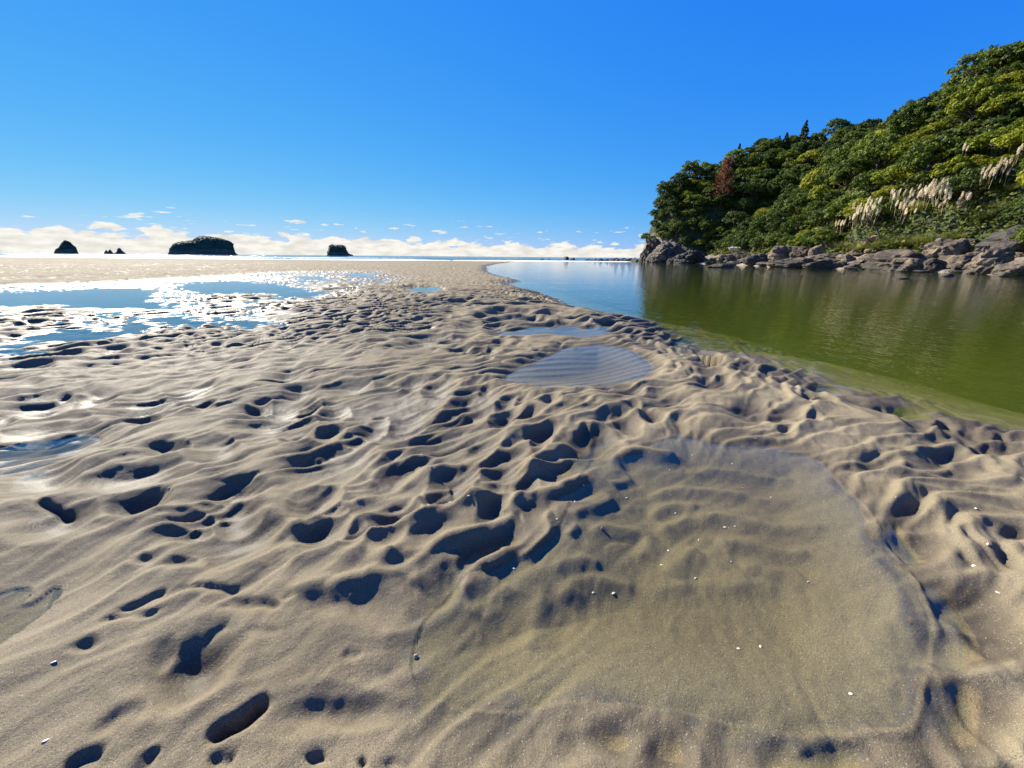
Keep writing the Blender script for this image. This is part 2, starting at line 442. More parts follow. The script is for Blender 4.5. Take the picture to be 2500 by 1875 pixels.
for hgt, wl, ws, pts in [
        (.020, .022, .06, [(280, 730), (420, 655), (560, 605), (720, 600)]),
        (.018, .020, .06, [(0, 1040), (120, 960), (230, 860), (330, 820)]),
        (.020, .022, .06, [(250, 1260), (420, 1120), (560, 1010), (660, 980)]),
        (.020, .022, .06, [(430, 1250), (600, 1110), (740, 1050), (800, 970)]),
        (.024, .024, .07, [(640, 600), (760, 510), (880, 470), (1120, 460), (1220, 400)]),
        (.022, .022, .06, [(840, 640), (960, 560), (1080, 515), (1200, 505)]),
        (.020, .022, .06, [(960, 690), (1020, 650), (1120, 630)]),
        (.022, .022, .06, [(1380, 760), (1410, 730), (1510, 690), (1545, 720)]),
        (.018, .020, .06, [(560, 720), (700, 690), (800, 690), (960, 690)])]:
    RIDGES.append((hgt, wl, ws, GL(view(pts, *R4), .08)))
# narrow cuts and cracks: (depth, width, pixels)
CUTS = []
for d, w, pts in [(.034, .019, [(1085, 895), (1480, 650)]), (.020, .018, [(855, 905), (770, 1045)]), (.014, .030, [(420, 880), (640, 770), (800, 680)]),
                  (.020, .022, [(1110, 1050), (1180, 985), (1320, 958)]), (.020, .022, [(300, 1040), (520, 990)]), (.018, .016, [(1650, 1040), (1760, 960)]), (.016, .014, [(1900, 1045), (1960, 990)]),
                  (.018, .012, [(640, 205), (800, 135), (920, 90)]), (.014, .010, [(560, 255), (640, 225), (790, 212), (900, 190)]), (.016, .010, [(940, 70), (1040, 76), (1200, 90), (1330, 92)]),
                  (.013, .010, [(1180, 165), (1380, 158), (1540, 172)]), (.010, .008, [(1080, 192), (1400, 184), (1580, 180)]), (.010, .012, [(1100, 310), (1190, 285), (1270, 272)]),
                  (.007, .008, [(1280, 338), (1400, 330), (1560, 305)]), (.008, .008, [(1870, 380), (1960, 395)]), (.008, .010, [(2080, 1050), (2140, 960)]), (.010, .014, [(1520, 150), (1600, 95)])]:
    CUTS.append((d, w, GL(view(pts, *R6), .085)))
for d, w, pts in [(.018, .020, [(170, 650), (300, 690), (430, 740)]), (.012, .012, [(240, 660), (420, 720)]), (.010, .012, [(1110, 840), (1270, 780)]), (.012, .012, [(1300, 680), (1420, 620)]),
                  (.010, .012, [(1660, 490), (1850, 420)]), (.010, .010, [(1250, 570), (1500, 540), (1640, 480)]), (.008, .010, [(720, 430), (900, 395)])]:
    CUTS.append((d, w, GL(view(pts, *R5), .085)))

SN = (math.sin(SUN_AZ), math.cos(SUN_AZ))        # towards the sun on the ground
CR = (-SN[1], SN[0])                             # along the ripple crests


def sand_height(X, Y):
    """height of the sand and its wetness; X, Y flat arrays"""
    R = np.hypot(X, Y)
    near = R < 45
    # ---- broad form
    bd, bs, _ = seg_dist(X, Y, BANK, False, True)
    s = bd * -bs                                   # > 0 on the sand bar
    wob = .10 * fbm(X * .9, Y * .9, 5, 2) * sst(2, 8, R) + .05 * perlin(X * 2.6, Y * 2.6, 6)
    s = s + wob
    base = np.where(s > 0, .088 * sst(-.12, .75, s) , 0)
    base = np.where(s <= 0, .003 - .15 * (-s) - .02 * s * s, base)
    base = np.maximum(base, -.85 - .12 * fbm(X * .25, Y * .25, 8, 2))
    base = base + .02 * fbm(X * .35, Y * .35, 11, 3) * sst(3, 10, R) * (s > 0) * sst(0, 2, s)
    base = base + .012 * fbm(X * 1.1, Y * 1.1, 12, 2) * (s > 0)
    sea = sst(66, 90, Y + .08 * X + 3 * perlin(X * .05, Y * .05, 3))
    base = base - .20 * sea * (s > -3) - sst(88, 140, Y) * 1.2
    amp = np.ones_like(X)
    wl = base * 0 + .045
    # ---- wet flats on the left
    tr = sst(-.8, 1.2, poly_sd(X, Y, TIDAL_REGION))
    base = base * (1 - tr) + tr * (.034 + .012 * fbm(X * .3, Y * .3, 21, 2))
    chd = np.full_like(X, -9.)
    for c in CHAN:
        chd = np.maximum(chd, poly_sd(X, Y, c))
    chd = chd + .30 * fbm(X * .8, Y * .8, 23, 3)
    base = base - tr * (.032 * sst(-.35, .35, chd))
    amp = amp * (1 + .05 * tr) * (1 - .45 * tr * sst(0, .7, chd))
    # ---- pools
    pool_in = np.zeros_like(X)
    lvl = np.full_like(X, -9.)
    for k, (lv, dp, P) in POOLS.items():
        xs = [p[0] for p in P]; ys = [p[1] for p in P]
        m = (X > min(xs) - .6) & (X < max(xs) + .6) & (Y > min(ys) - .6) & (Y < max(ys) + .6)
        if not m.any(): continue
        sd = poly_sd(X[m], Y[m], P)
        b = base[m]
        wdt = .30 if k == 'near' else .5
        wo = .30 if k == 'near' else .16
        inn = lv - .004 - dp * sst(0, wdt, sd)
        out = lv + np.maximum(b - lv, .012) * sst(-.02, wo, -sd)
        b2_ = b + np.maximum(lv + .012 - b, 0) * sst(-.7, -wo, sd)
        base[m] = np.where(sd > 0, inn, np.where(sd > -wo, out, b2_))
        a = amp[m]
        lo = {'near': .13, 'middle': .15}.get(k, .3)
        amp[m] = a * (1 - (1 - lo) * sst(-.10, .10, sd))
        lvl[m] = np.maximum(lvl[m], np.where(sd > -.08, lv, -9))
        pool_in[m] = np.maximum(pool_in[m], sst(0, .10, sd))
    # ---- calmer sand near the feet and on the lower left
    pxsm = [GL(view([(-900, 1250), (-50, 900), (430, 560), (700, 640), (760, 900), (1000, 1040), (1500, 1230), (2212, 1380), (2212, 1700), (2600, 3200), (-2500, 3200)], *R5))]
    calm = sst(-.12, .22, poly_sd(X, Y, pxsm[0]))
    amp = amp * (1 - .80 * calm)
    sm2 = GL(view([(-400, 1075), (80, 1040), (500, 1090), (900, 1090), (1380, 1190), (1830, 1160), (1840, 1500), (-400, 1500)], *R7))
    amp = amp * (1 - .55 * sst(-.05, .1, poly_sd(X, Y, sm2)))
    far = sst(38, 60, R)
    amp = amp * (1 - .75 * far) * (.25 + .75 * sst(-.7, .15, s))
    # ---- ripples
    wx = X + .10 * fbm(X * 1.7, Y * 1.7, 31, 2) + .035 * perlin(X * 6, Y * 6, 32)
    wy = Y + .10 * fbm(X * 1.7, Y * 1.7, 41, 2) + .035 * perlin(X * 6, Y * 6, 42)
    turn = .28 * fbm(X * .33, Y * .33, 51, 2) - .18
    ca, sa = np.cos(turn), np.sin(turn)
    u0 = wx * CR[0] + wy * CR[1]; v0 = wx * SN[0] + wy * SN[1]
    grow = 1 + .9 * sst(2.5, 9, R) + .8 * sst(10, 40, R)
    lsel = sst(-.15, .25, perlin(X * .22, Y * .22, 55))

    def bowls(Lu, Lv, seed):
        u = (u0 * ca - v0 * sa) / Lu; v = (u0 * sa + v0 * ca) / Lv
        iu = np.floor(u); iv = np.floor(v)
        acc = np.zeros_like(u); K = 14.0
        for i in (-1, 0, 1):
            for j in (-1, 0, 1):
                cu = iu + i; cv = iv + j
                du = u - (cu + .5 + .42 * (hsh(cu, cv, seed) * 2 - 1))
                dv = v - (cv + .5 + .42 * (hsh(cu, cv, seed + 1) * 2 - 1))
                dv = np.where(dv > 0, dv * .85, dv * 1.40)
                w = .25 + 1.1 * hsh(cu, cv, seed + 2)
                acc += w * np.exp(-K * (du * du + dv * dv))
        return -np.log(acc + .02) / K          # low in the pits, high along the ridges
    b1 = bowls(.23, .125, 61)
    b2 = bowls(.42, .23, 71)
    b1n = b1 - .15; b2n = b2 - .15
    ph = (u0 * sa * .6 + v0 * ca) * 2 * math.pi / .118 + 2.6 * fbm(X * 1.5, Y * 1.5, 81, 2)
    saw = np.sin(ph) - .38 * np.sin(2 * ph) + .10 * np.sin(3 * ph)
    wav = .60 + .40 * np.clip(fbm(X * 2.1, Y * 2.1, 85, 2) * 1.6, -1, 1)
    ph3 = (u0 * (sa * .6 + .25) + v0 * ca) * 2 * math.pi / .075 + 3.5 * fbm(X * 1.9, Y * 1.9, 87, 2)
    saw3 = np.sin(ph3) - .35 * np.sin(2 * ph3)
    wav3 = sst(-.1, .5, perlin(X * 1.6, Y * 1.6, 89))
    ph2 = (u0 * sa * .6 + v0 * ca) * 2 * math.pi / .27 + 3.0 * fbm(X * .8, Y * .8, 91, 2)
    saw2 = np.sin(ph2) - .38 * np.sin(2 * ph2) + .10 * np.sin(3 * ph2)
    fn = 1 - sst(3.2, 6.0, R)
    rip = fn * (.072 * b1n + .0125 * saw * wav + .0034 * saw3 * wav3) + (1 - fn) * (2.35 - .5 * sst(8, 16, R)) * (.075 * (b1n * (1 - lsel) + b2n * 1.7 * lsel) * 1.25 + .009 * saw2 * wav + .004 * saw * (1 - wav) * (R < 14))
    expl = (R < 4.2)
    rip = rip * np.where(R < 5, .85 + .15 * sst(2.8, 5, R), 1)
    z = base + amp * rip
    # fine wash marks
    z = z + .0032 * fbm(u0 * 8, v0 * 30, 95, 2) * (R < 9) * (.35 + .65 * amp) + .0010 * fbm(X * 30, Y * 30, 97, 2) * (R < 4)
    # middle pool and its banks carry even, straight ripples
    mp = POOLS['middle'][2]
    m = (np.abs(X - .3) < 2.6) & (Y > 2.2) & (Y < 6)
    if m.any():
        sd = poly_sd(X[m], Y[m], mp)
        mk = sst(-.55, .0, sd)
        a = math.radians(118)
        q = (X[m] * math.cos(a) + Y[m] * math.sin(a)) + .04 * perlin(X[m] * 1.5, Y[m] * 1.5, 99)
        z[m] = z[m] + mk * .0030 * (np.sin(q * 2 * math.pi / .105) + .3 * np.sin(q * 4 * math.pi / .105))
    # ---- traced ridges
    rup = np.zeros_like(X); rdn = np.zeros_like(X)
    for hgt, w1, w2, P in RIDGES:
        xs = [p[0] for p in P]; ys = [p[1] for p in P]
        m = (X > min(xs) - .25) & (X < max(xs) + .25) & (Y > min(ys) - .25) & (Y < max(ys) + .25)
        if not m.any(): continue
        x = X[m] + .008 * perlin(X[m] * 14, Y[m] * 14, 101); y = Y[m] + .008 * perlin(X[m] * 14, Y[m] * 14, 103)
        d, sd, t = seg_dist(x, y, smooth_pts(P, False, 2), False, True)
        lee = sd < 0          # pixels run left to right, lee is towards the camera
        prof = np.where(lee, np.exp(-(d / (w1 * 1.55)) ** 1.8), np.exp(-(d / (w2 * .5)) ** 1.8))
        tap = sst(0, .12, t) * sst(0, .12, 1 - t)
        scour = np.where(lee, .40 * np.exp(-((d - w1 * 3.4) / (w1 * 1.7)) ** 2), 0)
        rup[m] = np.maximum(rup[m], hgt * tap * prof * .66); rdn[m] = np.maximum(rdn[m], hgt * tap * scour * .72)
    z = z + rup
    pdn = rdn
    prim = np.zeros_like(X)
    # ---- traced pits
    for i, (px, py, w, h) in enumerate(PITS):
        cx, cy = gnd(px, py + h * .22, .05)
        x1 = gnd(px + w / 2, py, .06)[0]; x0 = gnd(px - w / 2, py, .06)[0]
        a = abs(x1 - x0) / 2 * 1.45
        p1 = gnd(px, py - h / 2, .06); p0 = gnd(px, py + h / 2, .06)
        rx, ry = p1[0] - p0[0], p1[1] - p0[1]
        b = math.hypot(rx, ry) / 2
        rx, ry = rx / (2 * b), ry / (2 * b)
        b *= 1.45
        b = min(b, a * 1.5); 
        mm = max(a, b) * 1.5 + .02
        m = (np.abs(X - cx) < mm * 1.3) & (np.abs(Y - cy) < mm * 1.3)
        if not m.any(): continue
        x = X[m] - cx; y = Y[m] - cy
        bet = y / ry; alp = x - bet * rx
        tilt = -.50 if px < 1500 else .15
        A = alp / a; Bq = bet / b + tilt * A
        rho = np.sqrt(A * A + Bq * Bq) + .10 * perlin(X[m] * 9, Y[m] * 9, 120 + i)
        cosf = (x * SN[0] + y * SN[1]) / (np.hypot(x, y) + 1e-6)
        rho = rho * (1 - .24 * cosf)
        D = min(.036, .32 * min(a, b))
        f = (1 - np.clip(rho, 0, 1) ** 2) ** 1.8
        rim = .16 * np.exp(-((rho - 1.12) / .22) ** 2)
        # the dark heart of the pit, where the traced shadow lies
        c2 = gnd(px, py + h * .08, .05)
        x2 = X[m] - c2[0]; y2 = Y[m] - c2[1]
        be2 = y2 / ry; al2 = (x2 - be2 * rx) / (a / 1.12); be2 = be2 / (b / 1.12) + tilt * al2
        r2 = np.sqrt(al2 * al2 + be2 * be2) + .12 * perlin(X[m] * 8, Y[m] * 8, 320 + i)
        cf2 = (x2 * SN[0] + y2 * SN[1]) / (np.hypot(x2, y2) + 1e-6)
        r2 = r2 * (1 + .10 * cf2)
        f2 = (1 - np.clip(r2, 0, 1) ** 2) ** 2
        D2 = min(.032,   .40 * min(a, b) / 1.3) * (.40 if i in SOFT else 1.0)
        pdn[m] = np.maximum(pdn[m], .55 * D * f + D2 * f2); prim[m] = np.maximum(prim[m], D * rim)
    z = z - pdn + prim * (1 - np.clip(pdn / .012, 0, 1))
    for kc, (d0, w0, P) in enumerate(CUTS):
        w0 = max(w0, .017); d0 = d0 * (1.3 if kc == 0 else .62)
        xs = [p[0] for p in P]; ys = [p[1] for p in P]
        m = (X > min(xs) - .2) & (X < max(xs) + .2) & (Y > min(ys) - .2) & (Y < max(ys) + .2)
        if not m.any(): continue
        x = X[m] + .016 * fbm(X[m] * 9, Y[m] * 9, 131, 2); y = Y[m] + .016 * fbm(X[m] * 9, Y[m] * 9, 133, 2)
        d, sd, t = seg_dist(x, y, P, False, True)
        prof = np.where(sd > 0, np.exp(-(d / (w0 * .5)) ** 2), np.exp(-(d / (w0 * .85)) ** 2))
        z[m] = z[m] - 1.25 * d0 * prof * sst(0, .25, t) * sst(0, .25, 1 - t)
    # the raw edge of the river bar must not sink under the water line by its own ripples
    z = np.where((s > .3) & (z < .012) & (Y < 60), .012 + (z - .012) * (.25 + .75 * pool_in), z)
    # ---- wetness: low ground and the margins of the pools
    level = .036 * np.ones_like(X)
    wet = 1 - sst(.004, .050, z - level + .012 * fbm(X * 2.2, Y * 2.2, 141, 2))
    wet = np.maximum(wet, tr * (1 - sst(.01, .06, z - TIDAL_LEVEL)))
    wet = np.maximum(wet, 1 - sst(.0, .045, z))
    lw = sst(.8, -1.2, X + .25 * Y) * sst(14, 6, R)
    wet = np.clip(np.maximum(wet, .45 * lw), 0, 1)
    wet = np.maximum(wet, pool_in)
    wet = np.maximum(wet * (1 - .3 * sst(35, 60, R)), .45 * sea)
    lvl = np.where(tr > .3, np.maximum(lvl, TIDAL_LEVEL), lvl)
    lvl = np.where(s < .3, np.maximum(lvl, 0), lvl)
    under = sst(0, .004, lvl - z)
    return z, wet, under


def mesh_np(name, verts, faces, smooth=True):
    me = bpy.data.meshes.new(name)
    verts = np.asarray(verts, np.float32); faces = np.asarray(faces, np.int32)
    k = faces.shape[1]
    me.vertices.add(len(verts)); me.vertices.foreach_set('co', verts.ravel())
    me.loops.add(faces.size); me.loops.foreach_set('vertex_index', faces.ravel())
    me.polygons.add(len(faces)); me.polygons.foreach_set('loop_start', np.arange(0, faces.size, k, dtype=np.int32))
    try: me.polygons.foreach_set('loop_total', np.full(len(faces), k, np.int32))
    except Exception: pass
    me.update(calc_edges=True)
    me.polygons.foreach_set('use_smooth', np.full(len(faces), smooth, bool))
    me.validate()
    return me


def obj(name, me, mat, parent=None, **props):
    o = bpy.data.objects.new(name, me)
    if mat is not None and len(me.materials) == 0: me.materials.append(mat)
    COL.objects.link(o)
    if parent: o.parent = parent
    for k, v in props.items(): o[k] = v
    return o


def empty(name, loc=(0, 0, 0), rz=0, **props):
    o = bpy.data.objects.new(name, None); COL.objects.link(o)
    o.location = loc; o.rotation_euler = (0, 0, rz); o.empty_display_size = .2
    for k, v in props.items(): o[k] = v
    return o


def build_sand():
    y0 = -1.2
    fine = np.linspace(math.radians(-61), math.radians(61), 930)
    sidea = np.radians(np.concatenate([np.linspace(61.6, 100, 40), np.linspace(104, 180, 14)]))
    th = np.concatenate([-sidea[::-1], fine, sidea[:-1]])
    r = [.35]
    while r[-1] < 40: r.append(r[-1] * (1.03 if r[-1] < 1.3 else 1.0029 if r[-1] < 4.2 else 1.0036 if r[-1] < 13 else 1.008))
    while r[-1] < 260: r.append(r[-1] * 1.016)
    r = np.array(r)
    Rr, T = np.meshgrid(r, th, indexing='ij')
    X = (Rr * np.sin(T)).ravel(); Y = (y0 + Rr * np.cos(T)).ravel()
    z, wet, under = sand_height(X, Y)
    nr, nt_ = len(r), len(th)
    i, j = np.meshgrid(np.arange(nr - 1), np.arange(nt_), indexing='ij')
    jn = (j + 1) % nt_
    F = np.stack([i * nt_ + j, i * nt_ + jn, (i + 1) * nt_ + jn, (i + 1) * nt_ + j], -1).reshape(-1, 4)[:, ::-1]
    V = np.stack([X, Y, z], 1)
    # centre disc behind the camera
    c = len(V)
    V = np.vstack([V, [0, y0, .09]])
    wet = np.append(wet, .3); under = np.append(under, 0)
    jj = np.arange(nt_)
    fan = np.stack([np.full(nt_, c), (jj + 1) % nt_, jj, jj], 1)[:, :3]
    me = mesh_np('sand_flat', V, F)
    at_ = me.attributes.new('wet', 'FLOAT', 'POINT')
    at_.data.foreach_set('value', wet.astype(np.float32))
    au = me.attributes.new('under', 'FLOAT', 'POINT')
    au.data.foreach_set('value', under.astype(np.float32))
    print('sand quads', len(F))
    return obj('sand_flat', me, mat_sand(), kind='structure', label='rippled wet grey-brown sand flat with scour pits at low tide')


SAND = build_sand()


# ------------------------------------------------------------------ water
def offset_poly(P, d):
    n = len(P)
    area = sum(P[i][0] * P[(i + 1) % n][1] - P[(i + 1) % n][0] * P[i][1] for i in range(n))
    sg = 1 if area > 0 else -1
    out = []
    for i in range(n):
        ax, ay = P[i - 1]; bx, by = P[(i + 1) % n]
        tx, ty = bx - ax, by - ay
        l = math.hypot(tx, ty) + 1e-9
        out.append((P[i][0] + sg * ty / l * d, P[i][1] - sg * tx / l * d))
    return out


def slab(name, P, ztop, zbot):
    bm = bmesh.new()
    n = len(P)
    area = sum(P[i][0] * P[(i + 1) % n][1] - P[(i + 1) % n][0] * P[i][1] for i in range(n))
    if area < 0: P = P[::-1]
    t = [bm.verts.new((p[0], p[1], ztop)) for p in P]
    b = [bm.verts.new((p[0], p[1], zbot)) for p in P]
    bm.faces.new(t); bm.faces.new(b[::-1])
    for i in range(n):
        bm.faces.new((t[i], b[i], b[(i + 1) % n], t[(i + 1) % n]))
    me = bpy.data.meshes.new(name); bm.to_mesh(me); bm.free()
    return me


POOL_LABEL = {'near': 'large shallow tide pool with clear brown water over curved ripples', 'middle': 'oval blue tide pool with straight ripples beside the river bank',
              'upper': 'long blue tide pool just behind the oval pool', 'crescent': 'thin crescent pool in pitted sand', 'sliver': 'tiny sliver of water in the rippled sand',
              'flat': 'small flat pool among far ripples', 'left': 'blue grey puddle in the smooth glinting sand', 'corner': 'brown puddle beside silvery wet sand'}
M_POOL = mat_water('pool_water', (.74, .68, .42), 3.2, [(1, 1, 9.0, .05, 2.0)], .01, .01)
M_TIDAL = mat_water('tidal_water', (.60, .62, .60), 8.0, [(1, 1, 5.0, .06, 3.0)], .02, .03)
for k, (lv, dp, P) in POOLS.items():
    obj('tide_pool', slab('tide_pool', offset_poly(P, .045 if k == 'near' else .10), lv, lv - .2), M_POOL, kind='structure', label=POOL_LABEL[k])
obj('tidal_channel', slab('tidal_channel', TIDAL_REGION, TIDAL_LEVEL, -.15), M_TIDAL, kind='structure', label='sheet of shallow blue water winding through the wet sand ripples')

RIV = [(x, y) for x, y in offset_poly([(30, 89)] + BANK[1:-1], .0)]
river_poly = [(-2.0, 88.0)] + [(x - .30, y - .05) for x, y in BANK[2:-1]] + [(3.6, -45), (60, -45), (60, 40), (48, 88)]
M_RIVER = mat_water('river_water', (.52, .66, .14), .85, [(1.0, .55, 1.1, .10, 3.0), (1.0, .7, 5.5, .17, 3.0), (.12, 1.0, .55, .20, 4.0)], .05, .02, silt=(.16, (.17, .21, .035)))
obj('river', slab('river', river_poly, 0.0, -2.2), M_RIVER, kind='structure', label='calm green tidal river running out to the sea')


def mat_sea():
    q = NT('sea_water')
    geo = q.n('ShaderNodeNewGeometry')
    mp = q.n('ShaderNodeMapping', Vector=geo.outputs['Position'], Scale=(.5, 1.0, 1.0))
    n1 = q.n('ShaderNodeTexNoise', Vector=mp.outputs[0], Scale=.35, Detail=6.0, Roughness=.62)
    n2 = q.n('ShaderNodeTexNoise', Vector=geo.outputs['Position'], Scale=2.6, Detail=4.0)
    b = q.n('ShaderNodeBump', Strength=.9, Distance=.9, Height=n1.outputs[0])
    b2 = q.n('ShaderNodeBump', Strength=.6, Distance=.12, Height=n2.outputs[0], Normal=b.outputs[0])
    p = q.n('ShaderNodeBsdfPrincipled', Base__Color=(.012, .06, .065, 1), Roughness=.12, IOR=1.333, Normal=b2.outputs[0])
    return q.surf(p.outputs[0])


def mat_foam():
    q = NT('foam')
    geo = q.n('ShaderNodeNewGeometry')
    n = q.n('ShaderNodeTexNoise', Vector=geo.outputs['Position'], Scale=2.2, Detail=6.0)
    c = q.ramp(n.outputs[0], [(.35, (.55, .62, .64)), (.55, (.86, .87, .86))])
    b = q.n('ShaderNodeBump', Strength=.8, Distance=.1, Height=n.outputs[0])
    p = q.n('ShaderNodeBsdfPrincipled', Base__Color=c, Roughness=.6, Normal=b.outputs[0])
    return q.surf(p.outputs[0])


def build_sea():
    # near shore a rippled grid, then out to the horizon
    xs = np.concatenate([[-40000, -9000, -2500, -900], np.linspace(-420, 260, 171), [700, 2500, 9000, 40000]])
    ys = np.concatenate([np.linspace(72, 200, 65), [215, 240, 300, 420, 700, 1400, 3500, 9000, 20000, 45000]])
    X, Y = np.meshgrid(xs, ys, indexing='ij')
    env = sst(85, 110, Y) * (1 - sst(170, 215, Y)) * (1 - sst(380, 420, np.abs(X)))
    ph = Y * 2 * math.pi / 17 + 2.4 * fbm(X * .012, Y * .012, 7, 2)
    Z = -.06 + env * .16 * np.clip(np.sin(ph) - .2, 0, 1) * (.4 + .6 * sst(-.3, .4, perlin(X * .02, Y * .05, 9)))
    nx, ny = X.shape
    i, j = np.meshgrid(np.arange(nx - 1), np.arange(ny - 1), indexing='ij')
    F = np.stack([i * ny + j, (i + 1) * ny + j, (i + 1) * ny + j + 1, i * ny + j + 1], -1).reshape(-1, 4)
    obj('sea', mesh_np('sea', np.stack([X.ravel(), Y.ravel(), Z.ravel()], 1), F), mat_sea(), kind='structure', label='open sea reaching to the horizon')
    fm = mat_foam()
    rnd = random.Random(4)
    for k in range(20):
        yc = rnd.choice([92, 97, 104, 112, 122, 136, 150]) + rnd.uniform(-2, 2)
        xc = rnd.uniform(-190, 25); ln = rnd.uniform(8, 28)
        n = 60
        t = np.linspace(-1, 1, n)
        x = xc + t * ln; yy = yc + 1.2 * np.sin(t * 3 + k) + 1.0 * perlin(x * .12, x * 0 + k, 31)
        taper = np.clip(1 - t * t, 0, 1) ** .7
        h = (.05 + .12 * taper * (.6 + .4 * perlin(x * .5, x * 0 + k * 3.1, 33))) * (1 if yc > 95 else .4)
        w = .2 + (.5 + .7 * rnd.random()) * taper
        prof = [(-1.0, -.10), (-.5, .35), (0, 1.0), (.25, .85), (.6, .2), (1.0, -.10)]
        V = np.concatenate([np.stack([x, yy + a * w, -.06 + b * h], 1) for a, b in prof])
        i, j = np.meshgrid(np.arange(len(prof) - 1), np.arange(n - 1), indexing='ij')
        F = np.stack([i * n + j, i * n + j + 1, (i + 1) * n + j + 1, (i + 1) * n + j], -1).reshape(-1, 4)
        obj('surf_foam', mesh_np('surf_foam', V, F), fm, kind='structure', label='white foam line of a small breaking wave')


build_sea()


# ------------------------------------------------------------------ hill on the far bank
SHORE = [(29.0, 93.5), (31.5, 88), (33.2, 82), (33.5, 70), (32.6, 58), (32.0, 50), (32.2, 43), (34.0, 36.5), (34.3, 31), (32.2, 26.5), (31, 22), (31, 12), (32, -10), (34, -45)]
LAND = [(30.5, 96)] + SHORE[0:1] + smooth_pts(SHORE, False, 2)[1:] + [(130, -45), (130, 130), (40, 130)]
SETB = 2.6      # trees stand on the ridge, so the ground lies lower than the skyline


def rpt(px, py, d, drop):
    v = at(px, py, d)
    return (v.x, v.y, v.z - drop)


RIDGE_A = [rpt(1598, 470, 97, 1.8), rpt(1620, 448, 98, 2.2), rpt(1658, 421, 99, 2.6), rpt(1717, 394, 101, 2.8), rpt(1767, 369, 102, 2.8), rpt(1862, 339, 104, 3), rpt(1907, 330, 104, 3), rpt(1997, 302, 103, 3.2), rpt(2088, 287, 99, 3.2),
           rpt(2155, 275, 95, 3.2), rpt(2241, 240, 90, 3.2), rpt(2314, 190, 82, 3.2), rpt(2381, 172, 76, 3), rpt(2449, 112, 72, 2.8), rpt(2520, 75, 70, 2.6), (58, 30, 21), (58, 5, 20), (58, -40, 16)]
RIDGE_B = [rpt(1965, 520, 65, 2.2), rpt(1997, 462, 65.5, 2.2), rpt(2065, 428, 66, 2.4), rpt(2110, 390, 67, 2.5), rpt(2178, 335, 67.5, 2.6), rpt(2268, 250, 68, 2.6), rpt(2377, 180, 69, 2.6), rpt(2449, 120, 69, 2.6)]
RIDGE_C = [rpt(1790, 560, 86, 1.5), rpt(1800, 480, 92, 2.2), rpt(1800, 380, 102, 2.8)]     # small lit rib on the far headland


def roof(X, Y, R, slope):
    h = np.full(X.shape, -50.0)
    for (ax, ay, az), (bx, by, bz) in zip(R[:-1], R[1:]):
        dx, dy = bx - ax, by - ay
        t = np.clip(((X - ax) * dx + (Y - ay) * dy) / (dx * dx + dy * dy + 1e-9), 0, 1)
        d = np.hypot(X - ax - t * dx, Y - ay - t * dy)
        h = np.maximum(h, az + t * (bz - az) - slope * d)
    return h


def hill_height(X, Y):
    X = np.asarray(X, float); Y = np.asarray(Y, float)
    d = poly_sd(X, Y, LAND)
    h = np.maximum(np.maximum(roof(X, Y, RIDGE_A, .98), roof(X, Y, RIDGE_B, 1.12)), roof(X, Y, RIDGE_C, 1.3))
    h = h + 1.1 * fbm(X * .13, Y * .13, 201, 3)
    tipk = sst(80, 90, Y)
    lim = (1 - tipk) * (np.clip(d, -5, 5.5) * .30 + np.maximum(d - 5.5, 0) * 1.45) + tipk * (np.clip(d, -5, 9) * 4.5)
    lim = lim + .25 * fbm(X * .5, Y * .5, 205, 2)
    h = np.minimum(np.maximum(h, .25 * d), lim)
    return np.where(d < 0, -.4 + d * .35, h)


HX0, HY0, HST = 18.0, -8.0, .4
_gx, _gy = np.meshgrid(np.arange(HX0, 72, HST), np.arange(HY0, 124, HST), indexing='ij')
HGRID = hill_height(_gx.ravel(), _gy.ravel()).reshape(_gx.shape)


def hill_fast(X, Y):
    u = np.clip((np.asarray(X, float) - HX0) / HST, 0, HGRID.shape[0] - 1.01); v = np.clip((np.asarray(Y, float) - HY0) / HST, 0, HGRID.shape[1] - 1.01)
    i = u.astype(int); j = v.astype(int); a = u - i; b = v - j
    return (HGRID[i, j] * (1 - a) + HGRID[i + 1, j] * a) * (1 - b) + (HGRID[i, j + 1] * (1 - a) + HGRID[i + 1, j + 1] * a) * b


def hit(px, py, dmin=18, dmax=125, lift=0.0):
    """where a pixel's ray meets the hill"""
    x, f, u = ray(px, py)
    h = math.hypot(x, f)
    ds = np.linspace(dmin, dmax, 900)
    X = x / h * ds; Y = f / h * ds; Z = CAMH + u / h * ds
    g = np.maximum(hill_fast(X, Y), -.02) + lift
    k = np.nonzero(Z <= g)[0]
    k = k[0] if len(k) else len(ds) - 1
    return Vector((X[k], Y[k], float(g[k]) - lift)), float(ds[k])


FWD = Vector((0, math.cos(PIT), -math.sin(PIT)))
def mpp(P): return (P - Vector((0, 0, CAMH))).dot(FWD) / FPX


